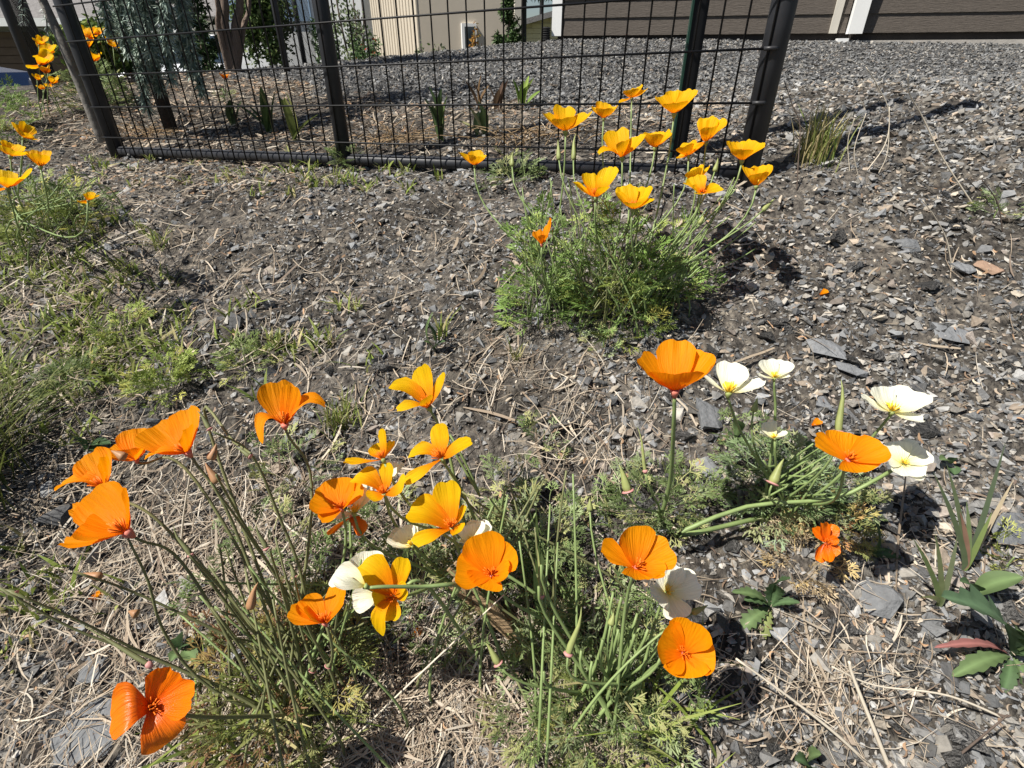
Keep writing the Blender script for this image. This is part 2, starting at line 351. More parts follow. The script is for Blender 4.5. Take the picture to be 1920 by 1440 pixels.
slab('large flat grey slate slab lying under the deep orange poppy', 175, 1372, 130, 95, MT['slate'], .2, .18)
slab('dark blue-grey slate slab behind the pale yellow poppy', 1548, 660, 78, 46, MT['slate'])
slab('dark slate wedge between the dark slab and the wide cream poppy', 1598, 698, 70, 30, MT['slate'])
slab('grey slate block right of the tall orange cup poppy stem', 1323, 790, 52, 60, MT['slate'])
slab('grey slate below the grey block and above the ferny foliage', 1330, 895, 38, 46, MT['slate'])
slab('blocky grey rock below the round cast flower shadows', 1650, 1130, 80, 66, MT['slate'], None, .6)
slab('pale grey slab cut by the frame beside the tall grass blades', 1895, 998, 110, 52, MT['slate'], .1, .2)
slab('brown rusty rock beside a grey slate on the gravel bank', 1850, 508, 56, 32, MT['slateb'])
slab('grey slate piece touching the brown rusty rock', 1803, 505, 44, 36, MT['slate'])
slab('long grey slate piece under the bent brown stalk', 1700, 470, 52, 36, MT['slate'])
slab('black rounded rock at the foot of the paired orange poppies', 118, 968, 56, 44, MT['rockd'], None, .8)
slab('wide flat grey slate partly sunk in the stony bank', 1780, 628, 72, 44, MT['slate'], None, .15)
slab('small grey slate leaning behind the cream poppy pair', 1545, 757, 48, 36, MT['slate'])
slab('dark lump of rock beside the small grass tuft in the stones', 447, 615, 34, 28, MT['rockd'], None, .8)
slab('grey rock among the dry straw left of the sprawling stems', 178, 1255, 62, 48, MT['slate'], None, .5)

# ------------------------------------------------------------------ dry straw and green ground cover
def strands(q, L, wid, cols, lift=.012, curl=.28):
    n = len(q); a = rng.uniform(0, 2 * PI, n); k = 5
    d = np.stack([np.cos(a), np.sin(a)], -1); e = np.stack([-np.sin(a), np.cos(a)], -1); c = rng.normal(0, curl, n)
    t = np.linspace(-.5, .5, k)[None]
    xy = q[:, None, :2] + d[:, None] * (t * L[:, None])[..., None] + e[:, None] * ((t * t - .1) * (c * L)[:, None])[..., None]
    ln = rng.uniform(.2, 1, n)[:, None] * lift; tilt = rng.normal(0, .18, n)[:, None] * L[:, None]
    z = GM(xy[..., 0], xy[..., 1]) * .25 + (G(xy[..., 0], xy[..., 1])) * .75 + .004 + ln + np.maximum(tilt * t, -.004)
    p = np.concatenate([xy, z[..., None]], -1); w = wid[:, None] * np.array([.7, 1, 1, .9, .4])[None]
    side = np.concatenate([e, rng.normal(0, .5, (n, 1))], -1); side = nrm(side)
    V, F = ribbons(p, w, side); return V, F, rep(cols, k * 2)
def px_blob(cx, cy, rx, ry, n, cut=2.2):
    a = rng.normal(0, .6, (n, 2)); a = a[np.abs(a).max(1) < cut * .6]
    return GPv(cx + a[:, 0] * rx, np.maximum(cy + a[:, 1] * ry, 150))
SC = np.array([(.37,.30,.22), (.46,.39,.30), (.27,.21,.15), (.18,.135,.10), (.54,.48,.39)])
blobs = [(300,1180,400,330,1900), (800,1370,420,140,1500), (90,640,230,260,1000), (420,980,330,160,850), (540,620,300,150,420), (950,700,190,70,260),
         (1560,1270,190,150,300), (1780,1050,180,160,110), (900,480,420,90,180), (330,330,280,60,650), (1100,850,180,120,260), (650,1000,260,160,420), (1000,1180,220,120,500), (200,480,260,90,500)]
q = np.concatenate([px_blob(*b) for b in blobs] + [GPv(rng.uniform(-250, 2170, 1000), rng.uniform(330, 1650, 1000))])
qb = np.stack([rng.uniform(-2.4, .7, 7000), rng.uniform(1.4, 3.6, 7000), np.zeros(7000)], -1); qb = qb[(qb[:, 1] > 1.36 - .423 * (qb[:, 0] - .55) - .05) & (pad(qb[:, 0], qb[:, 1]) < .6)]
q = np.concatenate([q, qb]); n = len(q)
V1, F1, C1 = strands(q, rng.gamma(2.2, .016, n) + .012, np.minimum(rng.gamma(2.5, .00016, n) + .0002, .0012) * np.clip(.55 + .55 * q[:, 1], .8, 1.8) * np.where(rng.random(n) < .15, 2.2, 1), SC[rng.choice(5, n, p=[.3, .25, .2, .1, .15])] * rng.uniform(.7, 1.15, (n, 1)))
part('dry_straw', ground, V1, F1, MT['straw'], vc=C1, kind='stuff')
# crumbs of dead leaf and bark: thick in the fenced bed, thin on the bank
qb = np.stack([rng.uniform(-2.6, .7, 9000), rng.uniform(1.4, 4.2, 9000), np.zeros(9000)], -1); qb = qb[(qb[:, 1] > 1.36 - .423 * (qb[:, 0] - .55)) & (pad(qb[:, 0], qb[:, 1]) < .6)]
q = np.concatenate([qb, GPv(rng.uniform(-250, 2170, 2600), rng.uniform(340, 1650, 2600)), px_blob(330, 330, 330, 60, 900)]); n = len(q)
LC = np.array([(.34,.27,.20), (.22,.15,.10), (.45,.38,.29), (.15,.11,.085), (.38,.24,.14)])
V1, F1, C1 = strands(q, rng.uniform(.006, .02, n) * np.clip(.4 + .5 * q[:, 1], .6, 2), rng.uniform(.001, .003, n) * np.clip(.4 + .5 * q[:, 1], .6, 2), LC[rng.integers(0, 5, n)] * rng.uniform(.6, 1.2, (n, 1)), .012, 1.2)
part('leaf_litter', ground, V1, F1, MT['straw'], vc=C1, kind='stuff')

def blades(q, L, wid, cols, lean=.5, dirs=None, k=4):
    n = len(q); a = rng.uniform(0, 2 * PI, n); h = np.stack([np.cos(a), np.sin(a), a * 0], -1) if dirs is None else dirs
    up = np.array([0, 0, 1.]); ln = np.abs(rng.normal(lean, lean * .45, n))[:, None]
    t = np.linspace(0, 1, k)[None, :, None]
    p = q[:, None] + (up * (t - .25 * np.minimum(ln[:, None], 1.4) * t * t) + h[:, None] * ln[:, None] * (.35 * t + .65 * t * t)) * L[:, None, None]
    side = nrm(np.cross(h, up) + rng.normal(0, .35, (n, 3))); w = wid[:, None] * (np.array([.75, 1, .8, .08]) if k == 4 else np.linspace(1, .1, k))[None]
    V, F = ribbons(p, w, side); return V, F, rep(cols, k * 2)
GC = np.array([(.19,.245,.05), (.25,.30,.075), (.32,.34,.12), (.12,.165,.04), (.42,.37,.18)])
def clumped(cx, cy, rx, ry, nc, per):
    c = px_blob(cx, cy, rx, ry, nc); p = rep(c, per) + rng.normal(0, .011, (len(c) * per, 3)) * np.array([1, 1, 0]); p[:, 2] = GM(p[:, 0], p[:, 1]) - .003; return p
q = np.concatenate([clumped(90, 520, 190, 150, 75, 9), clumped(60, 700, 200, 110, 42, 9), clumped(240, 620, 110, 110, 30, 9), clumped(300, 320, 300, 28, 26, 9), clumped(700, 345, 260, 22, 22, 9),
                    clumped(20, 230, 60, 50, 20, 14), clumped(500, 650, 260, 70, 16, 8), clumped(100, 1100, 120, 120, 14, 6)]); n = len(q)
V1, F1, C1 = blades(q, rng.uniform(.02, .05, n), rng.uniform(.0015, .0032, n), GC[rng.choice(5, n, p=[.3, .28, .17, .15, .1])] * rng.uniform(.75, 1.25, (n, 1)), .75)
part('short_grass', ground, V1, F1, MT['leaf'], vc=C1, kind='stuff')

# ------------------------------------------------------------------ wire fence
UP = np.array([0, 0, 1.])
def wire_fence(name, label, A, B, zA, zB, height, posts, step=.05, hstep=.1, side=(0, 0), rail=True, wire_r=.0022, overhang=0):
    A = np.array(A, float); B = np.array(B, float); r = root(name, label, 'fence', (*A, zA)); d = B - A; Ln = np.linalg.norm(d); d = d / Ln
    s = np.array(side, float)
    def pt(u, z, off=1): return np.array([*(A + d * u + s * off), zA + (zB - zA) * u / Ln + z])
    nvert = int(Ln / step)
    for i in range(nvert + 1):
        u = i * step + .012
        if u > Ln: break
        j = rng.normal(0, .0012, 2); V, F = tube([pt(u + j[0], -.012), pt(u, height * .5), pt(u + j[1], height)], wire_r, 6); part('vertical_wire', r, V, F, MT['black'], smooth=True)
    k = 0; z = .05
    while z < height + .01:
        V, F = tube([pt(-overhang, z, 1.16), pt(Ln * .5, z + rng.normal(0, .0015), 1.16), pt(Ln, z, 1.16)], wire_r * 1.1, 6); part('horizontal_wire', r, V, F, MT['black'], smooth=True); z += hstep
    if rail:
        V, F = tube([pt(0, 0, 0), pt(Ln * .5, 0, 0), pt(Ln, 0, 0)], .017, 16); part('bottom_rail', r, V, F, MT['pipe'], smooth=True)
    for u, rad in posts:
        b = A + d * u; zb = G(b[0], b[1]); V, F = tube([(b[0], b[1], zb - .12), (b[0], b[1], zb + .4), (b[0], b[1], zA + height + .05)], rad, 20)
        p = part('post', r, V, F, MT['pipe'], smooth=True)
        V, F = tube([(b[0], b[1], zA + height + .05), (b[0], b[1], zA + height + .062), (b[0], b[1], zA + height + .07)], [rad * 1.12, rad * 1.1, rad * .5], 20); part('cap', p, V, F, MT['pipe'], smooth=True)
    return r, pt
FR, FL = np.array([.555, 1.31]), np.array([-1.53, 2.18])
zR, zL = -.222 + CZ, -.285 + CZ
nf = np.array([-(FL - FR)[1], (FL - FR)[0]]); nf = nf / np.linalg.norm(nf); nf = nf if nf[1] < 0 else -nf       # towards the camera
fence, fpt = wire_fence('wire_fence', 'black welded wire fence panel on dark pipe posts behind the yellow poppies', FR, FL, zR, zL, 1.12,
                        [(0, .0255), (1.17, .0225), (2.25, .026)], side=nf * .026, overhang=-.012)
z = .05
while z < 1.1:                    # the wire ends hooked onto the end post
    a = fpt(.0, z, 1.16); V, F = tube([fpt(.02, z, 1.2), a, a + np.array([.008, .004, 0])], .0042, 8); part('wire_hook', fence, V, F, MT['bracket'], smooth=True); z += .1
wire_fence('wire_fence', 'side run of black wire fence going back past the grey trunk', (-2.37, 3.0), (-3.4, 4.5), G(-2.37, 3.0) + .05, G(-3.4, 4.5) + .1, 1.1, [(0, .022)], side=(.012, -.01), rail=False, wire_r=.0013)
wire_fence('wire_fence', 'far run of black wire fence before the white wall', (-1.50, 4.05), (-2.02, 6.3), G(-1.5, 4.05) + .05, G(-2.02, 6.3) + .2, 1.1, [(0, .02), (1.2, .02)], side=(.016, 0), rail=False, step=.055, wire_r=.0013)
# green steel stake behind the mesh, near the end post
gb = W(1272, 290, 1.44); zb = G(gb[0], gb[1]); st = root('fence_stake', 'dark green steel stake standing behind the mesh beside the end post', 'stake', (gb[0], gb[1], zb))
o = np.array([gb[0], gb[1], 0.]); ux, uy = np.array([1., 0, 0]), np.array([0, 1., 0])
part('flange', st, (m := MB().obox(o, ux, uy, (-.017, 0, zb - .15), (.017, .004, zb + 1.25))).V, m.f, MT['black'])
part('web', st, (m := MB().obox(o, ux, uy, (-.0135, .0045, zb - .15), (-.0095, .03, zb + 1.25))).V, m.f, MT['green'])
part('edge', st, (m := MB().obox(o, ux, uy, (-.022, -.0035, zb - .15), (-.0172, .0045, zb + 1.25))).V, m.f, MT['green'])

# ------------------------------------------------------------------ poppies
def petal(parent, B, T, A, wid, m, Mid=None, bulge=.14, cup=.3, wave=1.0, point=.0):
    Lv = T - B; Ln = np.linalg.norm(Lv); d = Lv / Ln; Nn = A - d * (A @ d)
    if np.linalg.norm(Nn) < .12: Nn = (CAM - B); Nn = Nn - d * (Nn @ d)
    Nn = nrm(Nn); lat = nrm(np.cross(d, Nn))
    if Mid is None: Mid = B + Lv * .52 - Nn * Ln * bulge
    nu, nv = 13, 15
    s = np.linspace(0, 1, nu); t = np.linspace(-1, 1, nv); S, Tt = np.meshgrid(s, t, indexing='ij')
    skew = rng.normal(0, .05); notch = rng.uniform(0, .07)
    Se = S * (1 - (.10 + point) * Tt**2 - .17 * np.abs(Tt)**4.5 - notch * np.exp(-(Tt - skew * 3)**2 * 18) + skew * Tt * S)
    C = (1 - Se)[..., None]**2 * B + 2 * (Se * (1 - Se))[..., None] * Mid + (Se**2)[..., None] * T
    w = wid / 2 * (.10 + .90 * np.sin(PI / 2 * np.clip(Se * 1.12, 0, 1))**.85)
    ph = rng.uniform(0, 6.28, 4); e = S**2.2
    off = cup * w * Tt**2 + e * wave * Ln * (.022 * np.sin(Tt * 5 + ph[0]) + .014 * np.sin(Tt * 11 + ph[1]) + .035 * Tt * rng.normal(0, 1) + .006 * np.sin(Tt * 23 + ph[3])) + .02 * Ln * np.sin(S * 5 + ph[2]) * Tt
    off = off + Ln * S**1.2 * (.010 * np.sin(Tt * rng.uniform(8, 12) + ph[3]) + .006 * np.sin(Tt * 19 + ph[1] * 2))
    V = C + lat * (w * Tt * (1 + .03 * np.sin(S * 9 + ph[0])))[..., None] + Nn * off[..., None]
    i = (np.arange(nu - 1)[:, None] * nv + np.arange(nv - 1)[None]).ravel(); F = np.stack([i, i + nv, i + nv + 1, i + 1], -1)
    uv = np.stack([(Tt + 1) / 2 + rng.integers(0, 40), np.clip(Se, 0, .999)], -1).reshape(-1, 2)
    return part('petal', parent, V.reshape(-1, 3), F, m, uv=uv, smooth=True)
PET = dict(o=('petal_o', 'stam_o'), y=('petal_y', 'stam_o'), f=('petal_f', 'stam_y'), w=('petal_w', 'stam_y'), d=('petal_d', 'stam_o'))
def poppy(plant, kind, bx, by, zc, petals, stem_base=None, via=None, bulge=.14, cup=.3, wave=1.0, stam=True, stem_mat='stem', rad=.0016, point=0., stem_lift=.4):
    B = P(bx, by, zc); Ts = [P(p[0], p[1], zc + p[3] / 100) for p in petals]
    A = np.mean([nrm(t - B) for t in Ts], 0); A = nrm(A + .25 * nrm(CAM - B) + .2 * UP)
    pm, sm = MT[PET[kind][0]], MT[PET[kind][1]]
    size = np.mean([np.linalg.norm(t - B) for t in Ts])
    V, F = tube([B - A * size * .16, B - A * size * .05, B + A * size * .01, B + A * size * .03], [rad, size * .085, size * .1, size * .05], 10)
    fl = part('flower', plant, V, F, MT['rim' if kind in 'od' else 'rimg'], smooth=True)
    for p, T in zip(petals, Ts):
        mid = P(p[4], p[5], zc + p[6] / 100) if len(p) > 6 else None
        petal(fl, B, T, A, p[2] * (1.12 if kind == 'y' else 1.22 if kind == 'w' else 1.12) * zc / FPX, pm, mid, bulge, cup, wave, point)
    if stam:
        n = 22; a = rng.uniform(0, 2 * PI, n); u = nrm(np.cross(A, [.3, .9, .2])); v = np.cross(A, u); sprd = rng.uniform(.1, .75, n)
        tip = B + (A * np.sqrt(1 - sprd**2)[:, None] + (u * np.cos(a)[:, None] + v * np.sin(a)[:, None]) * sprd[:, None]) * size * rng.uniform(.26, .36, n)[:, None]
        mb = MB()
        for q in tip: mb.tube([B, B + (q - B) * .6, q], [size * .007, size * .012, size * .016], 4)
        part('stamens', fl, mb.V, mb.f, sm, smooth=True)
    if stem_base is not None:
        S0 = np.asarray(stem_base, float); E = B - A * size * .14; D = np.linalg.norm(E - S0)
        if via is None: pts = bez(S0, S0 + UP * D * stem_lift, E - nrm(A + .6 * UP) * D * .35, E, 14)
        else:
            ctl = [S0] + [P(*v) for v in via] + [E]; pts = smoothline(ctl, 18)
        V, F = tube(pts, np.linspace(rad * 1.35, rad * .9, len(pts)), 6); part('stem', plant, V, F, MT[stem_mat], smooth=True)
    return fl
def smoothline(ctl, n):
    c = np.array(ctl, float); c = np.concatenate([[2 * c[0] - c[1]], c, [2 * c[-1] - c[-2]]]); out = []
    segs = len(c) - 3; per = max(3, n // segs)
    for i in range(segs):
        p0, p1, p2, p3 = c[i:i + 4]
        for t in np.linspace(0, 1, per, endpoint=(i == segs - 1)):
            out.append(.5 * (2 * p1 + (p2 - p0) * t + (2 * p0 - 5 * p1 + 4 * p2 - p3) * t * t + (3 * p1 - p0 - 3 * p2 + p3) * t**3))
    return np.array(out)
def cupflower(w, kind='side', h=.66):     # petal tips of an upright cup seen from the side, relative to the receptacle
    j = lambda s: rng.normal(0, s)
    c = lambda dx, dy, ww, dz: (dx * w, dy * w, ww * w, dz)
    k = w / 60; op = rng.uniform(.72, 1.12); dl = -.25 if rng.random() < .22 else 1; dr = -.1 if rng.random() < .18 else 1
    return [c((-.48 + j(.07)) * op, (-h + j(.09)) * dl, .62, 1.2 + j(.6)), c((.48 + j(.07)) * op, (-h + j(.09)) * dr, .62, 1.0 + j(.6)), c(0 + j(.08), -h * 1.1 + j(.06), .62, 2.6 * k + j(.3)), c(0 + j(.1), -h * .72 + j(.08), .66, -2.2 * k)]
def auto(plant, kind, bx, by, zc, w, base, h=.66, tilt=0, **kw):
    ps = [(bx + dx + tilt * -dy, by + dy, ww, dz) for dx, dy, ww, dz in cupflower(w, h=h)]
    return poppy(plant, kind, bx, by, zc, ps, base, **kw)
# feathery leaf: many narrow lobes, laid along +x
def leaf_template(seed):
    r = np.random.default_rng(seed); segs = []
    def lobe(p, a, L, w): q = p + np.array([math.cos(a), math.sin(a)]) * L; segs.append((p, (p + q) / 2 + r.normal(0, .01, 2), q, w)); return q
    lobe(np.array([0., 0]), r.normal(0, .1), .5, .011)
    for k, (xx, spread, Lb) in enumerate([(.42, .95, .36), (.42, -.95, .36), (.58, .75, .32), (.58, -.75, .32), (.5, 0, .42)]):
        p = np.array([xx, 0.]); a = spread + r.normal(0, .12); q = lobe(p, a, Lb * .55, .012)
        for da in (-.75, -.3, .15, .55):
            m = p + (q - p) * r.uniform(.55, 1); b = lobe(m, a + da + r.normal(0, .12), Lb * r.uniform(.34, .6), .017)
            if r.random() < .45: lobe((m + b) / 2, a + da * 1.8 + r.normal(0, .2), Lb * .26, .015)
    p3 = np.array([[np.append(s[0], 0), np.append(s[1], 0), np.append(s[2], 0)] for s in segs]); p3[..., 2] = -.32 * p3[..., 0]**2 + .10 * np.abs(p3[..., 1]) + r.normal(0, .012, p3.shape[:2])
    d = nrm(p3[:, 2] - p3[:, 0]); side = nrm(np.stack([-d[:, 1], d[:, 0], r.normal(0, .3, len(d))], -1)); w = np.array([s[3] for s in segs])[:, None] * np.array([.55, 1, .35])[None]
    return ribbons(p3, w, side)
LT = [leaf_template(i) for i in range(6)]
LG = np.array([(.17,.23,.085), (.22,.285,.115), (.29,.35,.18), (.11,.155,.055), (.36,.37,.16)])
def leaves(O, D, L, cols):
    n = len(O); X = nrm(D); Yv = nrm(np.cross(UP + rng.normal(0, .35, (n, 3)), X)); Zv = np.cross(X, Yv); which = rng.integers(0, len(LT), n); Vs, Fs, Cs, off = [], [], [], 0
    for k, (tv, tf) in enumerate(LT):
        s = np.where(which == k)[0]
        if not len(s): continue
        V = O[s][:, None] + (tv[None, :, :1] * X[s][:, None] + tv[None, :, 1:2] * Yv[s][:, None] + tv[None, :, 2:] * Zv[s][:, None]) * L[s][:, None, None]
        Vs.append(V.reshape(-1, 3)); Fs.append((tf[None] + (np.arange(len(s)) * len(tv))[:, None, None] + off).reshape(-1, 4)); Cs.append(rep(cols[s], len(tv))); off += len(s) * len(tv)
    return np.concatenate(Vs), np.concatenate(Fs), np.concatenate(Cs)
def dome(px, py, r, h, n, Ln, cols=LG, probs=None, flat=1.0):
    c = GP(px, py); a = rng.uniform(0, 2 * PI, n); rr = np.sqrt(rng.random(n)) * r * .75; zz = rng.random(n)**1.2
    O = c + np.stack([np.cos(a) * rr, np.sin(a) * rr * flat, zz * 0], -1); O[:, 2] = GM(O[:, 0], O[:, 1]) + zz * h * .75 * (1 - (rr / r)**2 * .6)
    D = np.stack([np.cos(a) * (rr / r + .35), np.sin(a) * (rr / r + .35), .55 + .6 * zz], -1) + rng.normal(0, .33, (n, 3)); D[:, 2] = np.abs(D[:, 2])
    cc = cols[rng.choice(len(cols), n, p=probs)] * rng.uniform(.75, 1.25, (n, 1)); return leaves(O, D, Ln * rng.uniform(.65, 1.3, n), cc)
def foliage(plant, doms):
    P_ = [dome(*d) for d in doms]; off = 0; Fs = []
    for V, F, C in P_: Fs.append(F + off); off += len(V)
    return part('foliage', plant, np.concatenate([p[0] for p in P_]), np.concatenate(Fs), MT['leaf'], vc=np.concatenate([p[2] for p in P_]), kind='stuff')
def plain_stem(plant, a, b, rad=.0014, m='stem', leaves_n=0, bend=.05):
    D = np.linalg.norm(b - a); j = rng.normal(0, bend, 3) * D
    V, F = tube(bez(a, a + UP * D * .3 + j, a + (b - a) * .7 + j * .5, b, 9), np.linspace(rad * 1.3, rad * .8, 9), 5); return part('stem', plant, V, F, MT[m], smooth=True)
def bud(plant, base, px, py, tx, ty, zc, wpx, m='bud', rim=True, stem_m='stem', name='bud'):
    a, b = P(px, py, zc), P(tx, ty, zc); w = wpx / 2 * zc / FPX; d = b - a
    kk = nrm(np.cross(d, CAM - a)) * np.linalg.norm(d) * rng.normal(0, .035); V, F = tube([a, a + d * .07, a + d * .2, a + d * .4 + kk * .5, a + d * .65 + kk, a + d * .85 + kk * .7, a + d], np.array([.55, .95, 1, .8, .5, .26, .05]) * w, 14); V = V.reshape(-1, 14, 3); c_ = V.mean(1, keepdims=True); V = (c_ + (V - c_) * np.where(np.arange(14) % 2, .84, 1.06)[None, :, None]).reshape(-1, 3); o = part(name, plant, V, F, MT[m], smooth=True)
    if rim:
        V, F = tube([a - d * .03, a + d * .02, a + d * .05], [w * .8, w * 1.5, w * 1.1], 12); part('rim', o, V, F, MT['rimp'], smooth=True)
    if base is not None:
        Dn = np.linalg.norm(a - base); V, F = tube(bez(base, base + UP * Dn * .35, a - nrm(d) * Dn * .3, a, 12), np.linspace(.0018, .0012, 12), 5); part('stem', plant, V, F, MT[stem_m], smooth=True)
    return o
def pod(plant, base, px, py, tx, ty, zc, wpx, m='stem', rimw=9):     # long seed pod on its pink rim
    return bud(plant, base, px, py, tx, ty, zc, wpx, m, True, 'stem', 'seed_pod')

# --- far clump by the fence
bA = GP(1135, 606); A_ = root('poppy_plant', 'tall bushy poppy plant with many golden flowers growing before the fence', 'poppy plant', bA)
AG = LG * np.array([.95, 1.12, .75]); foliage(A_, [(1150, 596, .10, .25, 170, .06, AG), (1012, 600, .05, .25, 120, .06, AG), (1080, 560, .05, .30, 50, .055, AG), (1235, 570, .075, .20, 60, .06, AG), (1150, 604, .10, .05, 50, .055, LG * np.array([1.3, 1.15, .7]))])
def bnear(b, r): q = b + rng.normal(0, r, 3) * np.array([1, 1, 0]); q[2] = GM(q[0], q[1]) - .004; return q
bA2, bA3 = GP(1030, 585), GP(1230, 572)
for kind, bx, by, zc, w, h, tilt in [('f',890,310,.98,44,.55,0),('f',1060,246,.90,64,.58,0),('f',1132,222,.95,48,.55,.1),('f',1184,184,1.06,42,.5,.3),('f',1264,213,.92,64,.62,.15),('f',1324,266,.90,58,.72,.15),
        ('f',1228,277,.93,56,.5,.1),('f',1290,292,.92,46,.62,.1),('f',1391,301,.88,58,.55,.2),('f',1418,349,.86,50,.78,.1),('y',1304,342,.90,44,.6,0)]:
    auto(A_, kind, bx, by, zc, w, bnear(bA2 if bx < 1100 else bA3 if bx > 1290 else bA, .035), h, tilt, cup=.35)
poppy(A_, 'f', 1166, 295, .88, [(1150,243,48,2),(1196,255,52,1),(1120,290,34,-.5,1140,272,0),(1176,262,48,-2)], bnear(bA, .03), cup=.35)
poppy(A_, 'y', 1117, 370, .82, [(1073,340,40,.3),(1108,325,42,2),(1148,312,40,1.6),(1140,350,44,-1.6)], bnear(bA, .03))
poppy(A_, 'y', 1186, 392, .80, [(1155,360,40,.2),(1170,347,40,2.2),(1208,350,40,2),(1222,372,38,.2),(1188,380,34,-2)], bnear(bA, .03))
poppy(A_, 'y', 1316, 362, .86, [(1300,330,36,1.5),(1352,350,34,.6),(1325,362,40,-1.8),(1298,350,24,-.6)], bnear(bA3, .03))
poppy(A_, 'o', 1016, 458, .84, [(1004,432,22,.6),(1030,412,18,.4),(1022,440,24,-1)], bnear(bA2, .02), wave=2.2)
for i in range(70):
    b = [bA, bA2, bA3][i % 3]; q = P(rng.uniform(*[(1060, 1260), (955, 1100), (1200, 1430)][i % 3]), rng.uniform(330, 500), rng.uniform(.84, .95)); plain_stem(A_, bnear(b, .03), q, .0012, 'stem' if i % 3 else 'stemd')
for px, py, tx, ty in [(1340,322,1346,296),(1195,395,1190,372),(960,312,962,285),(1430,395,1453,372),(1048,300,1046,262),(1310,420,1330,395),(1075,300,1080,250)]: bud(A_, bnear(bA, .04), px, py, tx, ty, .88, 9, 'bud', False)

# --- left front sprawling plant
bB = GP(590, 1345); B_ = root('poppy_plant', 'sprawling poppy plant with dark leaning stems and big plain orange flowers', 'poppy plant', bB)
foliage(B_, [(575, 1330, .09, .15, 70, .05, LG * np.array([1.05, .9, .7])), (520, 1290, .10, .10, 90, .045, np.array([(.22,.12,.06), (.28,.17,.09), (.14,.13,.05), (.30,.22,.08), (.12,.14,.05)])), (640, 1180, .08, .12, 36, .045), (480, 1100, .10, .10, 36, .04), (560, 900, .06, .05, 36, .045)])
kb = dict(stem_mat='stemd', rad=.0014)
poppy(B_, 'o', 534, 796, .52, [(512,714,66,1.2),(612,762,36,.5,575,720,.2),(487,828,32,-1.5,476,752,-.6),(548,722,40,-.3)], bnear(bB, .03), [(585,945,.56)], cup=.15, wave=.6, **kb)
poppy(B_, 'o', 256, 862, .54, [(208,836,60,.5),(250,804,56,1.2),(274,836,40,-.8),(240,842,44,-1.6)], bnear(bB, .03), [(370,905,.55)], **kb)
poppy(B_, 'o', 352, 848, .50, [(283,800,84,.8),(340,768,70,1.4),(272,858,40,-1,306,836,-1),(352,800,48,-1.2)], bnear(bB, .03), [(440,990,.53)], cup=.22, **kb)
poppy(B_, 'o', 197, 915, .51, [(163,850,62,1.2),(106,916,46,-.2,150,880,-.4),(196,852,40,-.8)], bnear(bB, .03), [(330,1010,.53)], cup=.25, **kb)
poppy(B_, 'o', 238, 998, .47, [(168,922,96,1),(232,912,44,.4),(114,1016,52,-1.4),(132,950,34,1.6),(148,985,96,-1.0)], bnear(bB, .03), [(360,1080,.52)], cup=.2, **kb)
poppy(B_, 'd', 283, 1327, .43, [(206,1352,84,-.8,240,1305,-2.6),(318,1253,58,-.6),(364,1304,62,-1.5),(318,1392,70,-.6,300,1372,-1.6)], bnear(bB, .03), [(400,1345,.50)], cup=.25, stem_mat='stemd')
poppy(B_, 'o', 609, 1167, .49, [(640,1098,56,1.2),(568,1120,48,.8),(540,1146,36,0),(572,1150,50,-1.6),(644,1128,40,-1)], bnear(bB, .03), **kb)
for pxs in [[(0,1103),(140,1180),(300,1240),(470,1320)], [(20,1110),(150,1165),(260,1220),(420,1290)], [(140,1072),(250,1110),(400,1180),(510,1240)], [(355,1040),(420,1110),(500,1210)], [(505,1030),(530,1110),(560,1230)],
            [(240,1010),(278,1090),(305,1180),(370,1270),(470,1325)], [(395,905),(470,1010),(540,1130)], [(400,810),(470,850),(520,960),(570,1100)], [(405,890),(450,970),(530,1100)], [(470,850),(440,830),(390,800)], [(550,1080),(575,1170),(630,1300)], [(430,1130),(470,1180),(540,1250)]]:
    k = len(pxs); pts = [P(p[0], p[1], .47 + .1 * i / (k - 1)) for i, p in enumerate(pxs)] + [bnear(bB, .02)]
    L_ = smoothline(pts, 18); V, F = tube(L_, np.linspace(.001, .0019, len(L_)), 6); part('stem', B_, V, F, MT['stemd'], smooth=True)
for i in range(30):
    q = P(rng.uniform(330, 720), rng.uniform(960, 1220), rng.uniform(.5, .6)); plain_stem(B_, bnear(bB, .05), q, .0013, 'stemd' if i % 3 else 'stem')
for px, py, tx, ty, m in [(395,862,405,832,'budr'),(408,905,385,868,'budr'),(468,1142,484,1092,'budr'),(190,1082,150,1075,'budr'),(258,1152,240,1146,'budr'),(235,858,208,845,'budr')]: bud(B_, None, px, py, tx, ty, .50, 17, m, False)
for px, py, tx, ty in [(30,1113,0,1100),(358,1042,325,985),(500,1030,480,980),(553,1082,540,1055),(282,1248,150,1170),(394,805,370,770),(470,856,440,838)]: pod(B_, None, px, py, tx, ty, .485, 9, 'stemd')
for px, py in [(585,1258),(615,1250)]: bud(B_, None, px, py, px + 4, py - 8, .53, 10, 'stemd', True)

